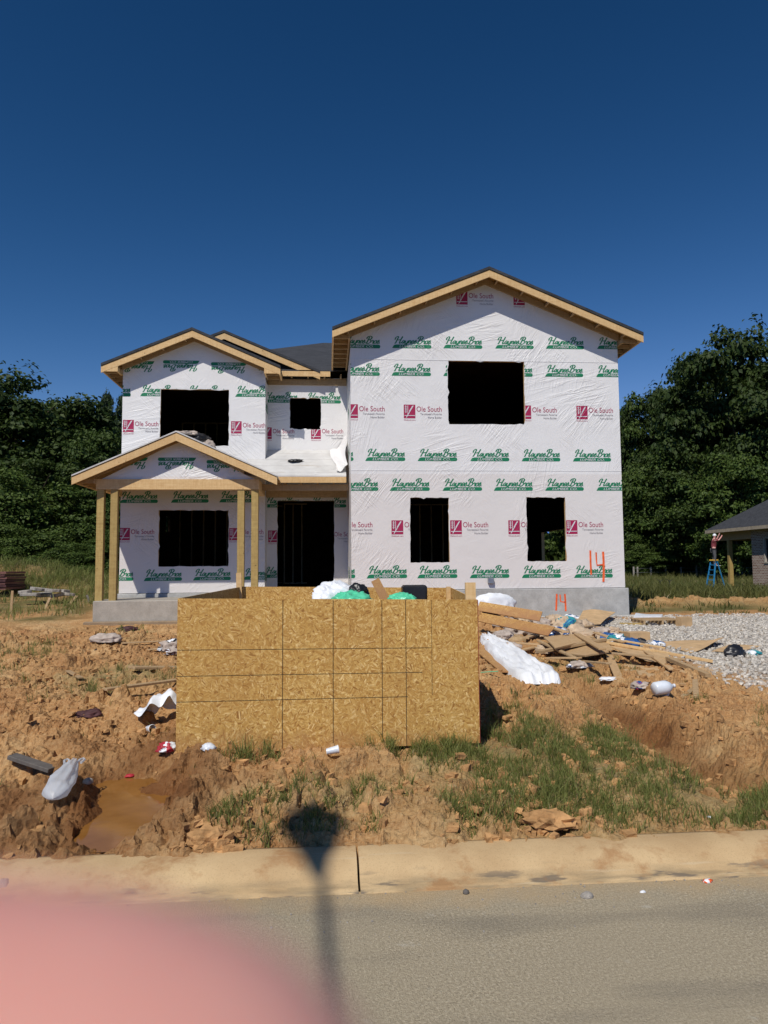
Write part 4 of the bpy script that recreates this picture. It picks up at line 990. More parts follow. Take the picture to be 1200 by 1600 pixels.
sacks = [((806, 990), (.22, .18, .12), 'grey rumpled paper sack under the strand board strips', 'greypaper', 11), ((832, 992), (.26, .2, .15), 'grey rumpled paper sack in the middle of the pile', 'greypaper', 12),
 ((862, 1000), (.24, .2, .15), 'tan torn paper sack with blue print on the pile', 'mix', 13), ((884, 985), (.24, .2, .17), 'tan crumpled paper sack with teal print at the pile top', 'mixt', 14),
 ((903, 996), (.24, .2, .15), 'crumpled tan paper lying below the leaning cardboard', 'paper', 15), ((920, 1000), (.22, .18, .13), 'pale tan paper sack with rounded folds right of the pile middle', 'paper', 16),
 ((946, 1000), (.18, .14, .09), 'flattened blue wrapper on the pile next to the gravel', 'blue', 17), ((985, 1010), (.15, .11, .10), 'round dark blue wrapper beside the dark tube', 'blue', 18),
 ((932, 1012), (.11, .08, .07), 'small teal wrapper near the pale two-by-four', 'teal', 19), ((880, 955), (.20, .12, .08), 'white paper scrap with black print at the top of the pile', 'plastic_white', 20),
 ((800, 1016), (.16, .12, .09), 'grey paper scrap beside the white plastic sheet', 'greypaper', 21), ((846, 978), (.2, .16, .1), 'creased grey sack under the lower strip end', 'greypaper', 22), ((958, 988), (.14, .1, .08), 'brown paper lump at the edge of the gravel', 'paper', 23),
 ((1002, 1004), (.1, .08, .06), 'dark crumpled wrapper next to the round blue one', 'black', 24), ((874, 1016), (.16, .12, .08), 'small brown paper lump under the short brown board', 'paper', 25)]
for (px, py), dm, lab, mk, sd_ in sacks:
    ms = {'mix': [M['paper'], M['blue'], M['plastic_white']], 'mixt': [M['paper'], M['teal'], M['blue']]}.get(mk, [M[mk]] if mk in M else None)
    crumple('paper_sack' if mk not in ('blue', 'teal', 'black') else 'wrapper', lab, 'paper sack' if mk not in ('blue', 'teal', 'black') else 'wrapper', G(px, py, -.01), dm, ms, sd_, .34, sd_*.7, patch=.12)
extra = [((790, 982), (.2, .16, .12), 'grey crumpled sack beside the upper end of the white plastic sheet', 'greypaper'), ((818, 978), (.2, .15, .11), 'brown-grey sack tucked under the second strand board strip', 'paper'), ((868, 978), (.2, .15, .13), 'tan sack fold behind the blue-printed sack', 'paper'),
 ((892, 972), (.18, .14, .10), 'white and blue scrap next to the leaning cardboard', 'mixw'), ((915, 986), (.2, .16, .12), 'tan paper bundle under the leaning cardboard', 'paper'), ((938, 992), (.16, .12, .08), 'grey paper fold by the flattened blue wrapper', 'greypaper'), ((852, 1022), (.14, .1, .08), 'brown crumpled paper in front of the level plywood', 'paper'),
 ((964, 1004), (.16, .12, .08), 'teal and white scrap beside the dark tube', 'mixt'), ((788, 1002), (.15, .12, .1), 'dark grey crumpled paper close to the bin corner', 'greypaper'), ((765, 966), (.16, .12, .1), 'maroon scrap at the bin corner below the strips', 'maroon'), ((1028, 1012), (.12, .1, .06), 'pale blue printed scrap between tube and curled cardboard', 'mixw')]
for k, ((px, py), dm, lab, mk) in enumerate(extra):
    ms = {'mixw': [M['plastic_white'], M['blue']], 'mixt': [M['plastic_white'], M['teal']]}.get(mk, [M[mk]] if mk in M else None)
    crumple('paper_sack', lab, 'paper sack', G(px, py, .02), dm, ms, 140+k, .42, k*1.1, patch=.1, freq=2.2)
for k, (a_, b_, w_, m_, ua, ub, lab) in enumerate((((858, 1034), (905, 1044), .12, 'ply', .05, .12, 'slanted plywood offcut under the torn sheet'), ((905, 1038), (952, 1052), .07, 'oldwood', .04, .10, 'dark stick across the hollow below the plywood'), ((930, 996), (975, 1012), .09, 'ply', .08, .08, 'brown board between tan paper and blue wrapper'),
   ((800, 1010), (858, 1018), .12, 'ply', .05, .08, 'brown board lying beside the white plastic sheet'), ((770, 992), (812, 1000), .10, 'oldwood', .05, .05, 'board end showing above the white plastic sheet'), ((1098, 1052), (1120, 1060), .05, 'ply', .02, .02, 'tiny offcut at the gravel edge below the planks'), ((1064, 1052), (1082, 1062), .06, 'ply', .02, .02, 'small offcut between cardboard square and planks'), ((1010, 1026), (1050, 1052), .08, 'ply', .07, .04, 'thin plywood strip along the cardboard square'))):
    board('plank', lab, 'plank', a_, b_, w_, .022, M[m_], ua, ub)
for i, (px, py, w_, lab) in enumerate(((810, 1003, .16, 'flat brown stone slab among the sacks of the pile'), (836, 1017, .12, 'orange-brown brick beside the plywood edge'), (844, 1024, .10, 'orange-brown brick half under the plywood'), (826, 1030, .12, 'brown clay lump next to the white plastic sheet'), (880, 1046, .09, 'small brick below the torn plywood'))):
    crumple('rubble_lump', lab, 'rubble', G(px, py, -.02), (w_, w_*.7, w_*.5), M['soilclod'] if i else M['oldwood'], 40+i, .15, i, sub=3)
r5 = random.Random(9)
more = [((868, 1000), (926, 992), .09, 'oldwood', .14), ((890, 1026), (962, 1018), .05, 'pine', .17), ((842, 1016), (898, 1040), .06, 'oldwood', .13), ((956, 1036), (1022, 1046), .07, 'oldwood', .12), ((902, 1008), (942, 1030), .10, 'ply', .17), ((976, 1012), (1040, 1024), .06, 'pine', .10),
 ((790, 1030), (836, 1022), .08, 'ply', .06), ((930, 984), (992, 994), .06, 'oldwood', .06), ((1000, 1034), (1072, 1040), .05, 'oldwood', .07), ((850, 992), (884, 1006), .11, 'card', .16)]
looks = ['brown board crossing the tan sacks near the pile top', 'thin pale stick lying over the torn plywood', 'slanted brown stick at the near edge of the plywood', 'brown board under the cardboard flap', 'plywood offcut slanting across the level plywood', 'thin pale stick beside the dark tube', 'board end poking from under the white plastic sheet side', 'brown stick at the gravel edge below the foundation', 'weathered stick lying between the pale and the pole-like planks', 'brown cardboard strip over the blue-printed sack']
for (a_, b_, w_, m_, u_), lab in zip(more, looks): board('plank' if m_ != 'card' else 'cardboard_strip', lab, 'plank' if m_ != 'card' else 'cardboard', a_, b_, w_, .025, M[m_], u_, u_+r5.uniform(-.04, .05))
# white plastic sheet draped down the pile
A, B = G(757, 1004), G(848, 1068); L_ = (B-A).length; dr = (B-A).normalized(); sd2 = Vector((-dr.y, dr.x, 0)).normalized()
vs = []; nu, nv = 46, 26; top = Vector(atY(768, 976, A.y+.25))
for i in range(nu):
    for j in range(nv):
        s, t = i/(nu-1), j/(nv-1)*2-1
        wdt = (.08+.21*math.sin(min(1, s*1.3)*1.6))*(1+.06*math.sin(5*s+2))*(1-.25*max(0, s-.85)/.15)
        p = A+dr*L_*s+sd2*t*wdt
        zt = (top.z-A.z)*(1-s)**1.3
        h = .03+.045*(1-t*t)*(.45+.55*math.sin(math.pi*min(1, s+.1)))+zt*.18*(1-.3*t*t)
        cr = .05*(1-2.2*abs(mnoise.noise(Vector((s*2.2+t*.8, t*2.2-s*2, 3))))**.6)+.026*(1-2*abs(mnoise.noise(Vector((s*6, t*5+s*6, 8)))))
        z = (h*(1-max(0, abs(t)-.72)/.28*.85)+cr) if abs(t) < .999 and 0 < i < nu-1 else .01
        vs.append((p.x+.02*mnoise.noise(Vector((s*6, t*3, 1))), p.y, z))
vs = [(q[0], q[1], q[2]+.03+A.z+(B.z-A.z)*(k//nv)/(nu-1)-(.05 if k % nv in (0, nv-1) or k//nv in (0, nu-1) else 0)) for k, q in enumerate(vs)]
mb = MB(); mb.add(vs, [(i*nv+j, (i+1)*nv+j, (i+1)*nv+j+1, i*nv+j+1) for i in range(nu-1) for j in range(nv-1)], 0, True)
tag(mb.build('plastic_sheet', M['plastic_white'], None, origin=A), 'large white plastic sheet sliding down the debris pile beside the strand board bin', 'plastic sheet')
crumple('plastic_bag', 'white filled plastic bag in front of the concrete foundation', 'plastic bag', Vector(atY(774, 952, 15.8)), (.46, .25, .30), M['plastic_white'], 31, .14, .15, taper=.25)
# gravel side
def carton(name, label, cat, px, dims, mat, rot, bev=.004):
    p = G(*px); mb = MB(); a, b, c = dims; mb.box(-a/2, a/2, -b/2, b/2, 0, c)
    o = mb.build(name, mat, None); o.location = (p.x, p.y, p.z-.015); o.rotation_euler = (0, 0, rot)
    m = o.modifiers.new('bevel', 'BEVEL'); m.width = bev; return tag(o, label, cat)
cb_ = carton('cardboard_box', 'small closed cardboard box standing on the gravel', 'box', (995, 999), (.38, .25, .15), M['card'], .1)
mb = MB(); mb.box(-.188, .188, -.02, .02, .1505, .153); mb.build('tape_strip', M['paper'], cb_)
cb_ = carton('cardboard_box', 'upright cardboard box by the dirt bank behind the gravel', 'box', (1069, 979), (.26, .2, .22), M['card'], .2)
mb = MB(); mb.box(-.128, .128, -.018, .018, .2205, .223); mb.build('tape_strip', M['paper'], cb_)
crumple('trash_bag', 'black plastic bag lying on the gravel', 'trash bag', G(1148, 1026), (.17, .11, .13), M['black'], 51, .18, .2)
crumple('wrapper', 'teal wrapper on the gravel next to the black bag', 'wrapper', G(1176, 1023), (.12, .08, .05), [M['teal'], M['plastic_white']], 52, .35, .4, patch=.2)
board('tube', 'dark grey plastic tube lying between the pile and the gravel', 'tube', (966, 1000), (1010, 1012), .07, .06, M['greywood'], .06, .05)
sheet('plastic_sheet', 'flat white foam sheet on the ground at the corner of the foundation', 'foam sheet', [(990, 969), (1034, 969), (1036, 964), (994, 963)], (.06, .06, .05, .05), .05, M['plastic_white'], .02, seed=12)
pl = thing('pallet', 'low wooden pallet lying behind the gravel by the foundation', 'pallet', G(1025, 975)); 
for k, (x0, x1, y0, y1, z0, z1, nm) in enumerate([(-.45, .42, -.35, -.25, .10, .12, 'deck_board'), (-.45, .42, -.18, -.08, .10, .12, 'deck_board'), (-.45, .42, .0, .1, .10, .12, 'deck_board'), (-.45, .42, .18, .3, .10, .12, 'deck_board'), (-.43, -.39, -.35, .3, 0, .098, 'runner'), (-.03, .01, -.35, .3, 0, .098, 'runner'), (.36, .40, -.35, .3, 0, .098, 'runner')]):
    mb = MB(); mb.box(x0, x1, y0, y1, z0, z1); mb.build(nm, M['oldwood'], pl)
board('plank', 'yellowish board lying flat along the far edge of the gravel', 'plank', (968, 976), (1012, 977), .10, .04, M['treated'], .02, .02)
jug = thing('jug', 'translucent white plastic jug lying on its side below the debris pile', 'jug', G(1036, 1088, .075), (0, math.radians(84), math.radians(8)))
mb = MB(); mb.lathe([(0, -.13), (.07, -.13), (.085, -.11), (.088, .02), (.085, .05), (.06, .10), (.025, .135), (.02, .15)], 20); mb.build('bottle_body', M['plastic_clear'], jug)
mb = MB(); mb.lathe([(.024, .15), (.026, .151), (.026, .175), (0, .176)], 14); mb.build('cap', M['plastic_white'], jug)
mb = MB(); mb.tube([(.06, 0, .09), (.105, 0, .06), (.11, 0, .0), (.082, 0, -.03)], .012, 6); mb.build('handle', M['plastic_clear'], jug); jug.scale = (.8, .8, .8)
crumple('magazine_scrap', 'crumpled blue and pink printed paper left of the jug', 'paper scrap', G(1000, 1076), (.10, .07, .05), [M['greypaper'], M['blue'], M['redplastic']], 54, .4, .2, patch=.1)
crumple('paper_scrap', 'small white paper scrap under the broken light board', 'paper scrap', G(951, 1063), (.10, .06, .03), M['plastic_white'], 55, .3, .1)
crumple('paper_scrap', 'pale printed scrap in the dark hollow under the plywood', 'paper scrap', G(905, 1044), (.16, .09, .06), [M['greypaper'], M['plastic_white'], M['blue']], 56, .4, .3, patch=.1)
board('green_strap', 'bright green plastic strap sticking out beside the bin', 'strap', (752, 1057), (778, 1057), .03, .008, M['plastic_green'], .05, .06)
# ------------------------------------------------------------------ left side
def limp_bag(name, label, a, b, r0, flat, seed, mat):      # a thin bag lying from its bottom a to its gathered mouth b
    a, b = Vector(a), Vector(b); ax = (b-a).normalized(); sd_ = ax.cross(Vector((0, 0, 1))).normalized(); up_ = sd_.cross(ax); L_ = (b-a).length
    nt_, na = 30, 48; vs = []; o_ = Vector((seed*2.1, seed*.7, 3))
    for i in range(nt_):
        t = i/(nt_-1); pr = min(1, (t/.16)**.55)*(1-.62*max(0, (t-.45)/.55)**1.2)
        for k in range(na):
            th = 2*math.pi*k/na; c, s_ = math.cos(th), math.sin(th)
            fold = .16*(t**1.3)*math.sin(9*th+seed+2*t)+.10*(1-2.2*abs(mnoise.noise(Vector((c*1.6, s_*1.6, t*2.2))+o_))**.6)+.07*(1-2.2*abs(mnoise.noise(Vector((c*3.4, s_*3.4, t*5))+o_))**.6)
            r = r0*pr*(1+fold); z = s_*r*flat*(1.0 if s_ > 0 else .55)
            vs.append(a+ax*(L_*t+.03*math.sin(3*th+seed)*t*r0*6)+sd_*c*r+up_*(z+r0*flat*.5))
    mb = MB(); mb.add(vs, [(i*na+k, i*na+(k+1) % na, (i+1)*na+(k+1) % na, (i+1)*na+k) for i in range(nt_-1) for k in range(na)], 0, True)
    mb.add(vs[:na], [tuple(range(na))], 0, True)
    o = tag(mb.build(name, mat, None, origin=a), label, 'plastic bag')
    for s2 in (-1, 1):                                            # the two handle loops
        m2 = MB(); q = b+sd_*s2*r0*.3+up_*r0*flat*.5; m2.tube([q-ax*.01, q+ax*.05+sd_*s2*.012, q+ax*.075+sd_*s2*.03, q+ax*.045+sd_*s2*.045, q-ax*.01+sd_*s2*.03], [.010, .008, .006, .008, .010], 6)
        h_ = m2.build('handle', mat, o)
        for v in h_.data.vertices: v.co -= a
    return o
crumple('trash_bag', 'white plastic sack bulging over the top of the strand board bin', 'trash bag', (bgp[0]-.02, 7.75, 1.22), (.31, .28, .21), M['plastic_white'], 3, .24, .2, tilt=.3, sub=5, freq=1.5)
A_ = G(82, 1262, .01); B_ = G(114, 1213, .06)
limp_bag('plastic_bag', 'knotted translucent shopping bag lying on the wet mud', A_, B_, .085, .8, 4, M['film'])
# torn feed sack propped over a dark hollow
C_ = G(243, 1138); vs = []; nu, nv = 22, 16
for i in range(nu):
    for j in range(nv):
        s, t = i/(nu-1), j/(nv-1); x = -.19+.40*s; y = .24*t-.05-.03*math.sin(5*s)
        z = .02+.05*(1-2*abs(mnoise.noise(Vector((s*2.5, t*2.5, 9)))))+.27*math.sin(min(1, .15+s*1.05)*1.5)*math.sin(math.pi*(.28+.62*t))+.03*(1-2*abs(mnoise.noise(Vector((s*4, t*4, 5)))))
        if s > .8: z *= 1-(s-.8)*1.2
        vs.append((x, y, z))
mb = MB(); mb.add(vs, [(i*nv+j, (i+1)*nv+j, (i+1)*nv+j+1, i*nv+j+1) for i in range(nu-1) for j in range(nv-1)], 0, True)
o = mb.build('feed_sack', M['plastic_white'], None); o.location = C_; tag(o, 'torn white sack propped up like a small tent left of the bin', 'sack')
for i, (px, py, r0, lab) in enumerate(((231, 1144, .035, 'crushed clear plastic cup in front of the torn white sack'), (510, 1182, .03, 'crumpled white drink can in the grass at the foot of the bin'))):
    c = thing('cup', lab, 'cup', G(px, py, .03), (math.radians(80), .3, .6+i))
    mb = MB(); mb.lathe([(r0*.75, 0), (r0, .09)], 16); mb.build('cup_wall', M['plastic_clear'], c); mb = MB(); mb.lathe([(r0*1.05, .088), (r0*1.08, .094), (r0*.98, .098)], 16); mb.build('rim', M['plastic_white'], c)
crumple('wrapper', 'red and white wrapper lying against the left foot of the bin', 'wrapper', G(262, 1174), (.075, .05, .05), [M['redplastic'], M['plastic_white']], 63, .4, .3, patch=.1)
crumple('wrapper', 'small pink wrapper at the edge of the puddle', 'wrapper', G(203, 1214), (.035, .025, .015), M['redplastic'], 64, .3, .3, sub=3)
crumple('wrapper', 'clear plastic scrap in the grass at the left end of the bin front', 'wrapper', G(326, 1172), (.05, .04, .04), M['plastic_clear'], 65, .35, .3, sub=3)
crumple('fabric_scrap', 'dark maroon glove-like scrap on the dry soil', 'fabric scrap', G(140, 1120), (.13, .08, .05), M['maroon'], 66, .4, .4)
board('plank', 'long thin weathered board lying in the grass left of the bin', 'plank', (163, 1083), (276, 1068), .09, .025, M['oldwood'], .03, .04)
board('plank', 'wide tan board behind the thin one left of the bin', 'plank', (205, 1050), (280, 1048), .22, .03, M['oldwood'], .04, .04)
board('plank', 'dark grey board half sunk in the mud', 'plank', (18, 1192), (82, 1210), .09, .03, M['greywood'], .04, .02)
board('plank', 'thin pale lath lying on the soil in front of the porch', 'plank', (190, 1008), (275, 1004), .07, .02, M['oldwood'], .03, .03)
board('plank', 'lower pale lath lying on the soil in front of the porch', 'plank', (232, 1018), (280, 1014), .08, .02, M['oldwood'], .03, .03)
board('plank', 'short tan stick near the dark clay hollow', 'plank', (106, 1052), (126, 1064), .06, .02, M['oldwood'], .03, .03)
crumple('rubbish_lump', 'grey and white rubbish heap against the left side of the bin', 'rubbish', G(272, 1016), (.22, .16, .13), [M['greypaper'], M['black'], M['plastic_white']], 67, .4, .3, patch=.05)
crumple('rubbish_lump', 'purple-grey rubbish lump below the grey heap at the bin', 'rubbish', G(276, 1022), (.14, .1, .08), [M['greypaper'], M['maroon'], M['plastic_white']], 68, .4, .3, patch=.05)
crumple('paper_scrap', 'whitish paper lump on the ground in front of the porch corner', 'paper scrap', G(165, 1003), (.26, .16, .10), M['greypaper'], 69, .3, .1)
crumple('rubbish_lump', 'dark rubbish lying against the footing of the porch', 'rubbish', G(200, 986), (.22, .12, .07), [M['maroon'], M['black']], 70, .4, .1)
crumple('stone', 'pale block-like stone right of the shopping bag', 'stone', G(137, 1226), (.04, .03, .03), M['stone'], 71, .12, .6, sub=3)
crumple('stone', 'grey stone at the edge of the kerb in the lower left', 'stone', G(6, 1386), (.035, .03, .03), M['stone'], 72, .15, .2, sub=3)
crumple('stone', 'pale grey stone on the road just below the kerb', 'stone', Vector((atZ_ := gp(917, 1403)).to_tuple()) if False else Vector((1.385, 3.74, 0)), (.032, .024, .02), M['stone'], 73, .14, .2, sub=3)
def rp_(px, py): r = ray(px, py); q = CAM+r*(-CAM[2]/r[2]); return Vector((q[0], q[1], 0))
bpy.data.objects['stone.002'].location = rp_(917, 1402)
crumple('stone', 'small dark grey stone on the road beside the kerb stain', 'stone', rp_(728, 1396), (.017, .015, .016), M['greywood'], 74, .14, .2, sub=3)
crumple('wrapper', 'small orange and white litter at the road edge', 'wrapper', rp_(1106, 1378), (.026, .016, .012), [M['orange'], M['plastic_white']], 75, .3, .2, sub=3, patch=.0)
crumple('paper_scrap', 'tiny white scrap on the road next to the kerb', 'paper scrap', rp_(1004, 1394), (.015, .01, .006), M['plastic_white'], 76, .3, .2, sub=3)
crumple('paper_scrap', 'tiny white scrap in the grass above the kerb on the right', 'paper scrap', G(1108, 1278), (.02, .012, .008), M['plastic_white'], 77, .3, .2, sub=3)
crumple('clay_slab', 'broken slab of dried clay tilted over the kerb top', 'clay slab', G(858, 1290), (.15, .09, .06), M['soilclod'], 78, .5, -.3, sub=3, freq=2.4)
crumple('clay_slab', 'thin broken clay slab overhanging the kerb beside the puddle ridge', 'clay slab', G(325, 1318), (.11, .08, .06), M['soilclod'], 79, .5, .1, sub=3, freq=2.4)
# things further back on the left
st = thing('shingle_stack', 'stack of dark red-brown roofing bundles by the grassy mound', 'roofing stack', tuple(atY(12, 922, 24)))
a, b = atY(-22, 922, 24), atY(9, 893, 24); 
for k in range(7):
    mb = MB(); h = (b[2]-a[2])/7; ox = a[0]-st.location.x+.03*math.sin(k*2.1)
    mb.box(ox, ox+.72, -.3+.02*math.cos(k*3), 1.2, a[2]-st.location.z+h*k+.012, a[2]-st.location.z+h*(k+1)-.004); mb.build('roofing_bundle', M['maroon'] if k % 2 else simple('red_brown_wrap', (.19, .085, .07), .7), st)
    if k == 0: st.location.z += 0
slabs = [(48, 929, .55, .0), (62, 921, .6, .2), (70, 929, .6, -.1), (84, 923, .5, .1), (92, 930, .5, .3), (100, 924, .45, -.2), (40, 925, .35, .2), (108, 929, .3, 0)]
for i, (px, py, s_, r_) in enumerate(slabs):
    p = atY(px, py, 21.5+.3*(i % 3)); mb = MB(); n = 7; pts = [(s_*.5*(1+.25*math.sin(i*3+k*2.3))*math.cos(2*math.pi*k/n), s_*.4*(1+.2*math.cos(i+k*1.7))*math.sin(2*math.pi*k/n), 0) for k in range(n)]
    mb.prism(pts, (0, 0, .09)); o = mb.build('stone_slab', M['stone'], None, bevel=.012); o.location = (p[0], p[1], max(p[2]-.04, H1(p[0], p[1])-.02)); o.rotation_euler = (r_*.5, .12*math.sin(i*2), i)
    tag(o, 'flat pale flagstone lying in the heap before the grassy mound', 'flagstone', 'flagstones heaped before the mound')
for i, (a, b, lab) in enumerate((((17, 960), (19.5, 923), 'upright wooden survey stake beside the stone heap'), ((69, 952), (78, 934), 'short leaning stake in the rough ground before the mound'), ((106, 944), (120, 931), 'stick lying slanted on the ground near the porch'), ((142, 942), (136, 930), 'dark short stake leaning by the porch corner'))):
    A = G(*a); q = atY(b[0], b[1], A.y+(.0 if i == 0 else .15)); mb = MB(); mb.bar(A-Vector((0, 0, .05)), Vector(q), .06, .03, up=(0, 1, 0)); tag(mb.build('stake', M['oldwood'] if i < 3 else M['greywood'], None, origin=A), lab, 'stake')
# bundle on the porch roof
a = atY(300, 690, 18.2); zr_ = lambda x: aP[2]-abs(x-cxP)*slP
crumple('tarp', 'crumpled dark tarpaulin lying on the porch roof under the upper window', 'tarpaulin', (a[0]+.0, 18.3, zr_(a[0])+.02), (.40, .3, .17), [M['black'], M['greypaper']], 81, .3, .3, patch=.1)
a = atY(326, 692, 18.1); crumple('paper_sack', 'tan crumpled sack on the right slope of the porch roof', 'paper sack', (a[0], 18.1, zr_(a[0])-.02), (.16, .14, .16), M['greypaper'], 82, .35, .8)
a = atY(290, 676, 18.2); crumple('paper_scrap', 'grey folded paper at the porch roof ridge', 'paper scrap', (a[0], 18.0, zr_(a[0])+.06), (.24, .12, .07), M['greypaper'], 83, .35, .1)
a = atY(462, 722, 19.0); zz = ze+(19.0-ys0)*sS; crumple('felt_scrap', 'torn black felt scrap on the white entry roof', 'felt scrap', (a[0], 19.0, zz+.0), (.18, .1, .05), M['black'], 84, .4, .2)
# ------------------------------------------------------------------ neighbour's brick house, ladder and worker
nb = thing('brick_house', 'single-storey brick house with a dark hipped roof at the right edge', 'house', (26, 36, .2))
def nbp(name, mb, mat): 
    o = mb.build(name, mat, nb)
    for v in o.data.vertices: v.co -= Vector(nb.location)
    return o
ex0, ex1, ey0, ey1, ezn = 22.95, 36.0, 24.0, 42.4, 3.72; hs = .66
rw_ = (ex1-ex0)/2; cxn = (ex0+ex1)/2; zrn = ezn+rw_*hs
mb = MB(); A0, A1, A2, A3 = (ex0, ey0, ezn), (ex1, ey0, ezn), (ex1, ey1, ezn), (ex0, ey1, ezn); R1, R2 = (cxn, ey0+rw_, zrn), (cxn, ey1-rw_, zrn)
mb.add([A0, A1, A2, A3, R1, R2], [(0, 1, 4), (1, 2, 5, 4), (2, 3, 5), (3, 0, 4, 5)]); nbp('roof', mb, M['shingle'])
mb = MB(); mb.box(ex0, ex0+.03, ey0, ey1, ezn-.19, ezn-.005); mb.box(ex0+.031, ex1, ey1-.03, ey1, ezn-.19, ezn-.005); mb.box(ex0+.031, ex1, ey0, ey0+.03, ezn-.19, ezn-.005); nbp('fascia_board', mb, simple('tan_fascia', (.40, .33, .24), .7))
mb = MB(); mb.add([(ex0+.02, ey0+.02, ezn-.1), (ex1, ey0+.02, ezn-.1), (ex1, ey1-.02, ezn-.1), (ex0+.02, ey1-.02, ezn-.1)], [(3, 2, 1, 0)]); nbp('soffit', mb, M['oldwood'])
wx = 23.5
mb = MB(); mb.box(wx, wx+.2, ey0+.5, 36.45, -.4, ezn-.11); mb.box(wx, wx+.2, 36.45, 37.35, -.4, 1.75-.0); mb.box(wx, wx+.2, 36.45, 37.35, 3.1, ezn-.11); mb.box(wx, wx+.2, 37.35, 38.5, -.4, ezn-.11); mb.box(wx+.2, ex1-.5, 38.3, 38.5, -.4, ezn-.11); mb.box(wx+.2, ex1-.5, ey0+.5, ey0+.7, -.4, ezn-.11); nbp('brick_wall', mb, M['brick'])
mb = MB(); mb.box(wx-.03, wx+.1, 36.45, 36.52, 1.78, 3.1); mb.box(wx-.03, wx+.1, 37.28, 37.35, 1.78, 3.1); mb.box(wx-.03, wx+.1, 36.52, 37.28, 3.03, 3.1); mb.box(wx-.04, wx+.12, 36.44, 37.36, 1.70, 1.78); wn = nbp('window', mb, M['slab'])
mb = MB(); mb.box(wx+.09, wx+.095, 36.52, 37.28, 1.78, 3.03); nbp('pane', mb, M['black'])
mb = MB(); mb.box(wx, wx+.2, 38.52, 42.0, 3.08, ezn-.11); mb.box(wx+.2, ex1-.5, 41.8, 42.0, 3.08, ezn-.11); nbp('porch_beam', mb, M['oldwood'])
pp = atY(1137, 900, 40.8); mb = MB(); mb.box(wx-.02, wx+.2, 40.75, 40.95, -.1, 3.08); nbp('porch_post', mb, M['treated'])
mb = MB(); mb.box(wx-.3, ex1-.5, 38.5, 42.2, -.4, .16); nbp('porch_slab', mb, M['slab'])
# stepladder
LX, LY = atY(1117, 915, 40.2)[0], 40.2; lz = H1(LX, LY)
ld = thing('stepladder', 'blue stepladder with a yellow top standing by the brick house porch', 'ladder', (LX, LY, lz), (0, 0, math.radians(18)))
LH = 1.72
for s in (-1, 1):
    mb = MB(); mb.bar((-.42, s*.27, 0), (-.05, s*.17, LH-.06), .045, .07, up=(1, 0, 0)); mb.build('front_rail', M['ladderblue'], ld)
    mb = MB(); mb.bar((.55, s*.25, 0), (.08, s*.15, LH-.06), .04, .05, up=(1, 0, 0)); mb.build('rear_rail', M['ladderblue'] if s < 0 else M['black'], ld)
for k in range(1, 6):
    t = k/6; mb = MB(); xx = -.42+.37*t; ww = .27-.10*t; mb.box(xx-.04, xx+.06, -ww+.02, ww-.02, LH*t-.015, LH*t+.015); mb.build('step', M['ladderblue'], ld)
for k in range(1, 4):
    t = k/4; mb = MB(); xx = .55-.47*t; ww = .25-.10*t; mb.bar((xx, -ww, LH*t), (xx, ww, LH*t), .02, .03); mb.build('brace', M['black'], ld)
mb = MB(); mb.box(-.16, .16, -.2, .2, LH-.06, LH+.02); mb.build('top_cap', M['yellow'], ld, bevel=.02)
mb = MB(); mb.box(.1, .34, -.16, .16, LH-.34, LH-.31); mb.build('paint_shelf', M['plastic_white'], ld)
# the worker on the ladder, reaching up under the eave
WX, WY, WZ = LX-.02, LY-.05, lz+LH-.30
wk = thing('person', 'worker in maroon shirt and grey trousers on the stepladder reaching up under the eave', 'person', (WX, WY, WZ), (0, 0, math.radians(-20)))
V_ = [(0, 0, .93), (.02, 0, 1.10), (.04, 0, 1.30), (.05, 0, 1.45), (.07, 0, 1.53), (.09, 0, 1.64), (.10, 0, 1.74),
      (0, .10, .86), (.03, .11, .48), (-.02, .11, .08), (.12, .11, .03), (0, -.10, .86), (.05, -.11, .48), (.0, -.11, .08), (.14, -.11, .03),
      (.05, .18, 1.43), (.24, .24, 1.50), (.36, .20, 1.74), (.40, .18, 1.84), (.05, -.18, 1.43), (.26, -.22, 1.42), (.42, -.16, 1.62), (.47, -.14, 1.72)]
E_ = [(0, 1), (1, 2), (2, 3), (3, 4), (4, 5), (5, 6), (0, 7), (7, 8), (8, 9), (9, 10), (0, 11), (11, 12), (12, 13), (13, 14), (3, 15), (15, 16), (16, 17), (17, 18), (3, 19), (19, 20), (20, 21), (21, 22)]
R_ = [.13, .125, .145, .12, .055, .085, .07, .095, .065, .045, .04, .095, .065, .045, .04, .06, .046, .036, .03, .06, .046, .036, .03]
skin_mesh('body', V_, E_, R_, M['skin'], wk)
sub_ = lambda idx: ([V_[i] for i in idx], [(idx.index(a), idx.index(b)) for a, b in E_ if a in idx and b in idx])
i_ = [0, 1, 2, 3, 15, 16, 19, 20]; v_, e_ = sub_(i_); skin_mesh('shirt', v_, e_, [.155, .15, .168, .14, .08, .062, .08, .062], M['shirt'], wk)
i_ = [0, 7, 8, 9, 11, 12, 13]; v_, e_ = sub_(i_); skin_mesh('trousers', v_, e_, [.15, .115, .085, .07, .115, .085, .07], M['jeans'], wk)
bm = bmesh.new(); bmesh.ops.create_uvsphere(bm, u_segments=14, v_segments=9, radius=1)
for v in bm.verts: v.co = Vector((.085+v.co.x*.105, v.co.y*.095, 1.70+max(v.co.z, -.15)*.115))
me = bpy.data.meshes.new('cap'); bm.to_mesh(me); bm.free(); me.materials.append(M['plastic_white']); link('hat', me, wk)
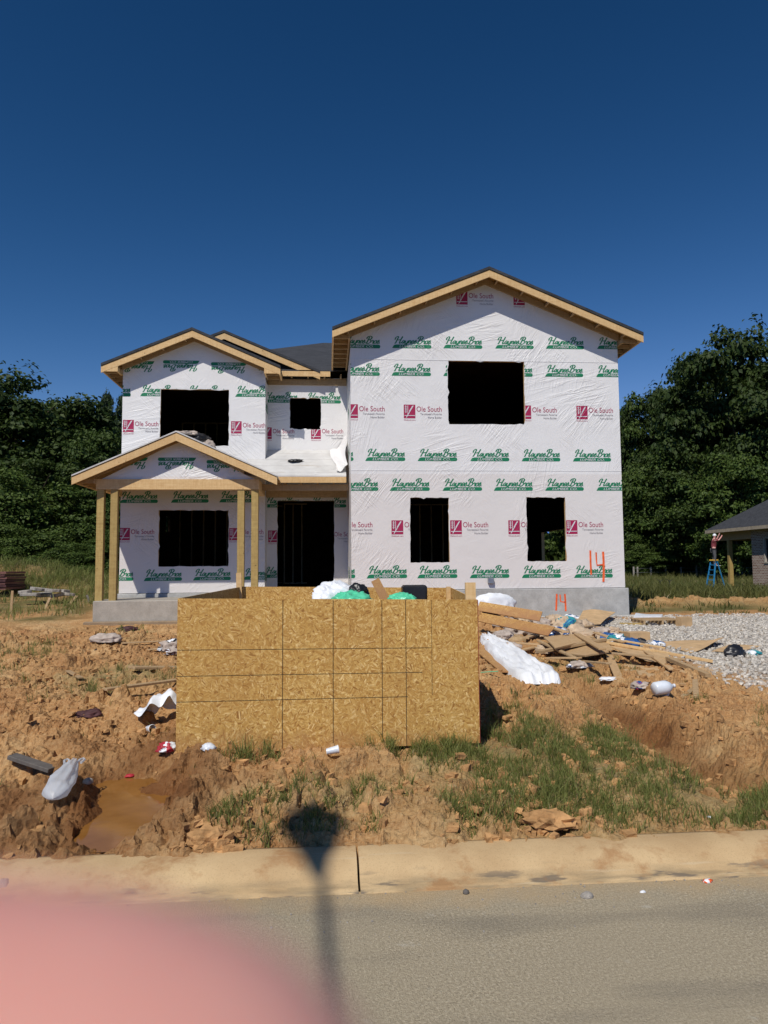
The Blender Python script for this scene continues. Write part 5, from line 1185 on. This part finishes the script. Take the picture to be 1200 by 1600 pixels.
# field fence
fz = lambda x, y: H1(x, y)
fn = thing('fence', 'line of low pale posts with wire across the field before the far trees', 'fence', (30, 62, fz(30, 62)))
pxs = (990, 996, 1017, 1040, 1064, 1088, 1108, 1128, 1141, 1159, 1182, 1210); prev = None
for k, px in enumerate(pxs):
    q = atY(px, 890, 62); z = fz(q[0], 62); mb = MB(); mb.box(q[0]-.06, q[0]+.06, 61.95, 62.05, z-.1, z+.85+.1*math.sin(k*3)); o = mb.build('post', M['stone'], fn)
    for v in o.data.vertices: v.co -= Vector(fn.location)
    if prev is not None:
        for hh in (.35, .7):
            mb = MB(); mb.tube([(prev[0], 61.9, prev[1]+hh), (q[0], 61.9, z+hh)], .012, 4); o = mb.build('wire', M['steel'], fn)
            for v in o.data.vertices: v.co -= Vector(fn.location)
    prev = (q[0], z)
# street lamp on the far side of the road: only its shadow reaches the kerb
hx, hy = -.03, 4.52; Hh = 9.0; k = Hh/math.tan(SUN_EL); hx -= k*math.sin(SUN_AZ); hy -= k*math.cos(SUN_AZ)
lm = thing('street_lamp', 'dark street lamp reaching over the road with its shadow on the kerb', 'street lamp', (hx+.03, hy-3.2, 0))
mb = MB(); mb.lathe([(.16, 0), (.16, .05), (.11, .08), (.085, .5), (.055, Hh-.1), (.05, Hh)], 14); mb.build('pole', M['darkmetal'], lm)
mb = MB(); mb.tube([(0, 0, Hh-.3), (0, .25, Hh+.02), (-.01, .9, Hh+.1), (-.02, 2.0, Hh+.05), (-.03, 2.86, Hh)], .026, 10); mb.build('arm', M['darkmetal'], lm)
mb = MB(); n = 24; prof = [(2.78, .045, .04), (2.95, .085, .05), (3.10, .135, .06), (3.25, .19, .07), (3.38, .215, .075), (3.48, .17, .06), (3.53, .06, .03)]
vs = [(-.03+w_*math.cos(2*math.pi*q/n), y, Hh+h*math.sin(2*math.pi*q/n)) for y, w_, h in prof for q in range(n)]
mb.add(vs, [(i*n+q, i*n+(q+1) % n, (i+1)*n+(q+1) % n, (i+1)*n+q) for i in range(len(prof)-1) for q in range(n)], 0, True); mb.add(vs[-n:], [tuple(range(n))]); mb.build('lamp_head', M['darkmetal'], lm)
# ------------------------------------------------------------------ the photographer's hand, one fingertip in front of the lens
def cw(x, y, z): return Vector(CAM+_R*x+_U*y+_F*z)
hand_o = cw(-.085, -.07, -.02)
hv, he, hr = [], [], []
def chain(pts, rad, root=None):
    ids = []
    for p_, r_ in zip(pts, rad): hv.append(cw(*p_)-hand_o); hr.append(r_); ids.append(len(hv)-1)
    if root is not None: he.append((root, ids[0]))
    he.extend(zip(ids[:-1], ids[1:])); return ids
arm = chain([(-.088, -.060, -.020), (-.095, -.092, -.035), (-.100, -.125, -.058), (-.11, -.20, -.12), (-.13, -.34, -.26)], [(.030, .018), (.030, .019), (.027, .021), .034, .044])
chain([(-.090, -.034, -.006), (-.064, -.029, .018), (-.036, -.0250, .0245), (-.0165, -.0226, .0235), (.0022, -.0240, .0222)], [.0130, .0125, .0118, .0114, .0100], arm[0])
chain([(-.088, -.056, -.004), (-.056, -.060, .022), (-.030, -.060, .026), (-.010, -.059, .024)], [.0115, .0105, .0095, .008], arm[0])
chain([(-.086, -.077, -.006), (-.054, -.082, .020), (-.030, -.0825, .023), (-.012, -.082, .021)], [.0110, .0100, .009, .0078], arm[0])
chain([(-.084, -.096, -.012), (-.058, -.101, .012), (-.038, -.1025, .017), (-.024, -.102, .016)], [.0102, .0088, .008, .007], arm[0])
chain([(-.072, -.082, -.042), (-.050, -.060, -.036), (-.030, -.046, -.024)], [.0135, .0118, .0098], arm[1])
hd = skin_mesh('person', hv, he, hr, M['skin'], None, 3); hd.location = hand_o
tag(hd, "photographer hand with one blurred pink fingertip close to the lens", 'person')

ph = thing('phone', 'dark phone held upright in the photographer hand', 'phone', tuple(cw(-.02, -.058, -.006)))
ph.matrix_world = Matrix(((_R[0], _U[0], -_F[0], ph.location.x), (_R[1], _U[1], -_F[1], ph.location.y), (_R[2], _U[2], -_F[2], ph.location.z), (0, 0, 0, 1)))
mb = MB(); mb.box(-.036, .036, -.074, .0735, -.0035, .004); mb.build('case', M['black'], ph, bevel=.002)
mb = MB(); mb.box(-.033, .033, -.070, .069, .0041, .0045); mb.build('screen', M['darkmetal'], ph)
# ================================================================== PLANTS, STONES, CLODS
rs_ = np.random.default_rng(11)
def blades(name, tufts, mats, width, seed, dry=.22):
    """tufts: rows of x, y, radius, count, height"""
    r = np.random.default_rng(seed); X, Y, Hh = [], [], []
    for x, y, rad, n, h in tufts:
        a = r.uniform(0, 2*np.pi, n); d = rad*np.sqrt(r.uniform(0, 1, n)); X.append(x+d*np.cos(a)); Y.append(y+d*np.sin(a)); Hh.append(h*r.uniform(.45, 1.25, n))
    X, Y, Hh = map(np.concatenate, (X, Y, Hh)); n = len(X); Z = H(X, Y)-.012
    a = r.uniform(0, 2*np.pi, n); lean = Hh*r.uniform(.15, .95, n); dx, dy = np.cos(a)*lean, np.sin(a)*lean
    b = r.uniform(0, np.pi, n); w_ = width*r.uniform(.6, 1.4, n); wx, wy = np.cos(b)*w_/2, np.sin(b)*w_/2
    isdry = r.uniform(0, 1, n) < dry; flat = np.where(isdry, .45, 1.0)
    v = np.zeros((n, 5, 3))
    v[:, 0] = np.stack([X-wx, Y-wy, Z], 1); v[:, 1] = np.stack([X+wx, Y+wy, Z], 1)
    mx, my, mz = X+dx*.35, Y+dy*.35, Z+Hh*.62*flat
    v[:, 2] = np.stack([mx-wx*.8, my-wy*.8, mz], 1); v[:, 3] = np.stack([mx+wx*.8, my+wy*.8, mz], 1)
    v[:, 4] = np.stack([X+dx, Y+dy, Z+Hh*flat], 1)
    i = (np.arange(n)*5)[:, None]
    f = np.concatenate([i+np.array([[0, 1, 3]]), i+np.array([[0, 3, 2]]), i+np.array([[2, 3, 4]])], 1).reshape(-1, 3)
    return tag(link(name, np_mesh(name, v.reshape(-1, 3), f, mats, False, np.repeat(isdry.astype(np.int32), 3))), kind='stuff')
def region(x0, x1, y0, y1, n, h0, h1, cnt=34, rad=.05, mask=None, thr=0.0, sc=1.6):
    x = rs_.uniform(x0, x1, n); y = rs_.uniform(y0, y1, n)
    k = np.ones(n, bool) if mask is None else vnoise(x*sc, y*sc, mask) > thr
    return [(a, b, rad*rs_.uniform(.6, 1.5), int(cnt*rs_.uniform(.5, 1.4)), rs_.uniform(h0, h1)) for a, b in zip(x[k], y[k])]
T = region(.75, 2.62, 4.36, 6.5, 1150, .035, .13, 24, .07, 301, -.16, 2.0)+region(2.5, 3.3, 4.38, 4.95, 150, .05, .12, 26, .06, 301, -.3, 2.0)
T += region(1.1, 2.5, 4.7, 6.3, 140, .08, .19, 32, .05, 302, -.1, 2.0)+region(-3.5, 4.2, 4.35, 9, 240, .02, .09, 9, .07, 304, .0)
T += region(-.75, -.35, 5.72, 5.95, 12, .1, .2)+region(.45, 1.3, 5.7, 5.93, 34, .08, .17)+region(-1.0, 1.2, 5.72, 5.93, 14, .05, .12)
T += region(-.75, .12, 4.42, 5.1, 95, .05, .12, 26, .05, 303, -.05)
T += region(.15, .9, 4.42, 5.5, 90, .04, .12, 24, .05, 305, .05)
T += region(1.5, 2.5, 6.4, 8.2, 80, .06, .15, 26, .06, 307, .05)
T += region(-3.1, -1.3, 8.0, 10.0, 85, .08, .2, 26, .08, 309, -.05)+region(-3.6, -2.9, 5.4, 6.6, 26, .08, .16, 30, .06)
T += region(-6.4, -4.2, 9, 13, 150, .07, .18, 22, .09)+region(-3.7, -2.9, 5.3, 6.8, 40, .08, .17, 30, .07)
T += region(-6.5, -3.6, 8.5, 12, 60, .08, .2, 22, .08, 311, .05)+region(2.6, 4.0, 8.6, 10.2, 70, .06, .14, 22, .07, 313, -.05)+region(3.6, 5.6, 6.2, 7.6, 60, .06, .16, 22, .07, 315, .0)
blades('grass', T, [M['grass'], M['drygrass']], .0050, 21, .34)
T = region(-19, -7.5, 25, 31, 1900, .15, .5, 16, .25, 316, -.25, .4)+region(-22, -6.2, 17.3, 33, 1900, .12, .42, 15, .22, 317, -.12, .5)+region(-6, -1, 12.5, 16.5, 110, .06, .18, 16, .15, 319, .1, .9)
blades('rough_grass', T, [M['grass'], M['drygrass']], .016, 22, .4)
T = region(7.6, 30, 21.2, 34, 3600, .25, .55, 12, .3)+region(9, 48, 34, 62, 2600, .3, .5, 9, .5)+region(6.4, 12, 17.6, 20, 90, .08, .22, 14, .2, 321, .1, .8)
blades('field_grass', [t for t in T if not (23.2 < t[0] < 36 and 24 < t[1] < 42.6)], [M['fieldgrass'], M['drygrass']], .026, 23, .22)
def rocks(name, x, y, s, mat, seed, sink=.25, flatn=.7):
    r = np.random.default_rng(seed); n = len(x)
    base = np.array([(-1, -1, -1), (1, -1, -1), (1, 1, -1), (-1, 1, -1), (-1, -1, 1), (1, -1, 1), (1, 1, 1), (-1, 1, 1)], float)*.62
    v = base[None]*(1+r.uniform(-.38, .38, (n, 8, 3))); v = v*s[:, None, None]*r.uniform(.6, 1.15, (n, 1, 3)); v[:, :, 2] *= flatn
    a = r.uniform(0, 2*np.pi, n); c, q = np.cos(a)[:, None], np.sin(a)[:, None]; t = r.uniform(-.5, .5, n)[:, None]
    X = v[:, :, 0]*c-v[:, :, 1]*q; Y = v[:, :, 0]*q+v[:, :, 1]*c; Z = v[:, :, 2]+X*t*.6
    g = H(x, y); v = np.stack([X+x[:, None], Y+y[:, None], Z+(g+s*(.5-sink))[:, None]], 2)
    f = np.array([(0, 3, 2, 1), (4, 5, 6, 7), (0, 1, 5, 4), (1, 2, 6, 5), (2, 3, 7, 6), (3, 0, 4, 7)])
    F_ = (np.arange(n)*8)[:, None, None]+f[None]
    return tag(link(name, np_mesh(name, v.reshape(-1, 3), F_.reshape(-1, 4), mat)), kind='stuff')
n = 17000; x = rs_.uniform(4.3, 12.5, n); y = 7.2+9.9*rs_.uniform(0, 1, n)**.9; ed = x-.07*(y-8)-4.75+.6*vnoise(x*.9, y*.9, 401)
k = (ed > 0) & (rs_.uniform(0, 1, n) < np.clip(.12+ed*1.3, 0, 1)) & (y > 7.3+.5*vnoise(x, y, 403)); x, y = x[k], y[k]
rocks('gravel', x, y, rs_.uniform(.016, .05, len(x)), M['gravel'], 31)
x = rs_.uniform(-5.5, 4.6, 16000); y = 4.3+11*rs_.uniform(0, 1, 16000)**1.5
k = (vnoise(x*1.1, y*1.1, 405) > -.1) & (wetness(x, y) < .6); x, y = x[k], y[k]
rocks('clay_clods', x, y, .005+.055*rs_.uniform(0, 1, len(x))**3.6, M['soilclod'], 33, .3)
x = rs_.uniform(-4, 4, 260); y = 3.9-.5*rs_.uniform(0, 1, 260)**2
def on_road(name, x, y, s, mat, seed):
    o = rocks(name, x, y, s, mat, seed); v = np.zeros(len(o.data.vertices)*3); o.data.vertices.foreach_get('co', v); v = v.reshape(-1, 8, 3)
    v[:, :, 2] += (s*.3-v[:, :, 2].mean(1))[:, None]; o.data.vertices.foreach_set('co', v.ravel()); return o
on_road('road_grit', x, y, rs_.uniform(.002, .008, 260), M['stone'], 35)
# ------------------------------------------------------------------ trees
def crown_mesh(seed, nc=105, per=330, zc=.52, rz=.42, leaf=.0108, conic=0.0, low=.06, cr=(.055, .115)):
    r = np.random.default_rng(seed); C = []
    while len(C) < nc:
        p = r.uniform(-1, 1, 3); d = np.linalg.norm(p)
        if d > 1 or d < .35: continue
        z = zc+p[2]*rz; k = 1.0 if conic == 0 else max(.06, 1-conic*max(0, z-.15))
        C.append((p[0]*.42*k, p[1]*.42*k, max(low, z), r.uniform(*cr)*(.55+.45*k)))
    P_, N_, S_ = [], [], []
    for cx, cy, cz, rad in C:
        d = r.normal(size=(per, 3)); d /= np.linalg.norm(d, axis=1)[:, None]; d[:, 2] = np.where(d[:, 2] < -.3, -d[:, 2]*.6, d[:, 2])
        lump = 1+.3*np.sin(d[:, 0]*5+cx*30)*np.cos(d[:, 1]*5+cy*30)+.2*np.sin(d[:, 2]*9+cz*20)
        q = np.array([cx, cy, cz])+d*(rad*lump*r.uniform(.55, 1.08, per))[:, None]*np.array([1, 1, .8])
        P_.append(q); N_.append(d+r.normal(size=(per, 3))*.55+np.array([0, 0, .45])); S_.append(leaf*r.uniform(.55, 1.35, per))
    p, n_, s = np.concatenate(P_), np.concatenate(N_), np.concatenate(S_); n_ /= np.linalg.norm(n_, axis=1)[:, None]
    a = np.cross(n_, r.normal(size=n_.shape)); a /= np.linalg.norm(a, axis=1)[:, None]; b = np.cross(n_, a)
    a = a*s[:, None]; b = b*(s*.62)[:, None]; dr = -.35*s[:, None]*np.array([0, 0, 1.0])
    v = np.stack([p-a+dr*.4, p+b, p+a+dr, p-b], 1); i = np.arange(len(p)*4).reshape(-1, 4)
    v[:, :, 2] = np.maximum(v[:, :, 2], .0)
    return np_mesh('crown', v.reshape(-1, 3), i, M['leaf'])
def trunk_mesh(seed, conic=False):
    r = random.Random(seed); mb = MB(); top = .9 if conic else .7
    mb.tube([(0, 0, -.02), (.004, .003, .15), (-.008, .006, .4), (.01, -.006, top)], [.02, .016, .012, .003], 8)
    for k in range(9):
        z = .2+.06*k; a = k*2.4+r.uniform(-.4, .4); l = .30*(1-.5*k/9)
        mb.tube([(0, 0, z), (l*.5*math.cos(a), l*.5*math.sin(a), z+.06), (l*math.cos(a), l*math.sin(a), z+.15)], [.008, .005, .0015], 5)
    me = bpy.data.meshes.new('trunk'); me.from_pydata([tuple(p) for p in mb.v], [], mb.f); me.materials.append(M['bark']); return me
CR = [crown_mesh(1), crown_mesh(2, 120, 300, .5, .44), crown_mesh(3, 90, 370, .49, .45, .0115), crown_mesh(4, 110, 170, .48, .46, .012, 1.05, .08, (.05, .09)), crown_mesh(5, 70, 420, .45, .42, .0125, 0, .03, (.08, .15))]
for cme, mm in ((CR[2], 'leaf2'), (CR[3], 'leaf3'), (CR[4], 'leaf2')): cme.materials[0] = M[mm]
TK = [trunk_mesh(1), trunk_mesh(2), trunk_mesh(3), trunk_mesh(4, True), trunk_mesh(5)]
def tree(px, Y, top, wm, var, label, cat='tree', name='tree', group=None, rot=0):
    x = atY(px, 850, Y)[0]; zt = atY(px, top, Y)[2]; zg = H1(x, Y); h = (zt-zg)*.985
    t = thing(name, label, cat, (x, Y, zg-.05), (0, 0, rot), group); t.scale = (wm, wm, h/.98)
    link('crown', CR[var], t); link('trunk', TK[var], t); return t
TL = [(18, 46, 566, 15, 0, 'tall dense dark tree rising at the left end of the tree line'), (62, 50, 597, 12, 1, 'dark rounded tree just right of the tall one on the left'),
 (104, 52, 606, 12, 2, 'mid green tree with a level top in the left tree line'), (137, 56, 612, 10, 1, 'dark tree between the level-topped tree and the narrow conifer'), (162, 50, 585, 4.6, 3, 'narrow dark conifer with a pointed top left of the white bay'),
 (188, 55, 590, 6.0, 3, 'second conifer partly hidden behind the left bay corner'), (176, 42, 640, 8, 2, 'lighter green broad tree right behind the porch corner'), (128, 38, 735, 6, 4, 'bright low spreading tree behind the porch roof tip'),
 (-40, 44, 590, 14, 1, 'dark tree cut off by the left edge of the picture'), (58, 40, 700, 9, 0, 'shaded low tree in front of the left tree line'), (8, 37, 705, 8, 4, 'broad low bushy tree at the far left above the roofing stack'), (205, 44, 700, 8, 0, 'dark tree showing between the porch posts')]
for k, (px, Y, top, wm, var, lab) in enumerate(TL): tree(px, Y, top+9, wm, var, lab, rot=k*1.3)
TR_ = [(1178, 62, 503, 19, 0, 'largest rounded tree with the highest crown at the right edge'), (1110, 66, 541, 15, 1, 'tall dark tree left of the largest one with a bump on its crown'), (1062, 70, 566, 13, 2, 'mid green tree on the left shoulder of the right-hand woods'),
 (1022, 72, 597, 11, 1, 'dark tree at the start of the right-hand woods near the house'), (988, 74, 640, 9, 0, 'smaller dark tree showing beside the house wall edge'), (1240, 60, 520, 17, 1, 'dark tree cut off by the right edge of the picture'),
 (1095, 60, 700, 11, 0, 'shaded lower tree above the stepladder'), (1035, 64, 690, 10, 4, 'broad low tree in front of the right-hand woods'), (1150, 57, 690, 11, 2, 'mid green lower tree above the brick house roof'), (1000, 66, 745, 8, 4, 'low bushy tree right beside the white house wall'), (905, 72, 690, 13, 2, 'tree behind the house seen through its lower window'), (1085, 76, 560, 12, 0, 'dark tree standing between and behind the two tallest')]
for k, (px, Y, top, wm, var, lab) in enumerate(TR_): tree(px, Y, top, wm, var, lab, rot=k*1.7+.5)
SH = [(990, 63.5, 4.2), (1018, 63, 3.6), (1050, 64, 4), (1078, 63.2, 3.4), (1112, 63, 4), (1150, 62.8, 4.4), (1188, 63, 4), (1225, 63, 4.2)]
for k, (px, Y, h) in enumerate(SH):
    q = atY(px, 880, Y); z = H1(q[0], Y); t = thing('shrub', 'dark undergrowth bush behind the field fence at the foot of the woods', 'shrub', (q[0], Y, z-.1), (0, 0, k*2.1), 'bushes behind the field fence'); t.scale = (5.5, 4, h); link('crown', CR[4], t)
SL = [(20, 34.5, 3.2), (60, 36, 2.6), (95, 35, 2.4), (130, 33.5, 2.2), (165, 36, 3), (210, 36, 3.2), (-20, 34, 3.4)]
for k, (px, Y, h) in enumerate(SL):
    q = atY(px, 880, Y); z = H1(q[0], Y); t = thing('shrub', 'leafy bush at the foot of the left tree line behind the mound', 'shrub', (q[0], Y, z-.1), (0, 0, k*1.9), 'bushes behind the mound'); t.scale = (5, 3.4, h); link('crown', CR[4], t)
# far woods that close the view between the trunks
r = np.random.default_rng(77); n = 64000; x = r.uniform(-75, 130, n); y = r.uniform(84, 92, n)
zz = r.uniform(0, 1, n)**.8*(12+3*vnoise(x*.12, y*0, 501)+2*vnoise(x*.4, y*0, 503))
p = np.stack([x, y, zz+.8], 1); nn = r.normal(size=(n, 3))+np.array([0, -.8, .5]); nn /= np.linalg.norm(nn, axis=1)[:, None]
a = np.cross(nn, r.normal(size=nn.shape)); a /= np.linalg.norm(a, axis=1)[:, None]; b = np.cross(nn, a); s = r.uniform(.45, .95, n)[:, None]
v = np.stack([p-a*s, p+b*s*.6, p+a*s, p-b*s*.6], 1)
tag(link('far_woods', np_mesh('far_woods', v.reshape(-1, 3), np.arange(n*4).reshape(-1, 4), M['leaf'])), kind='stuff')
# a few dead stems in the field
for i, (px, py, lab) in enumerate(((1031, 922, 'bare dark weed stem in the field grass beside the house'), (1046, 922, 'second bare dark weed stem in the field grass'))):
    A = G(px, py); mb = MB(); mb.tube([A, A+Vector((.03, 0, .5)), A+Vector((-.15, 0, .62))], [.03, .025, .015], 5); mb.tube([A+Vector((.03, 0, .5)), A+Vector((.22, .05, .6))], [.02, .012], 5)
    tag(mb.build('weed_stem', M['darkmetal'], None, origin=A), lab, 'weed')
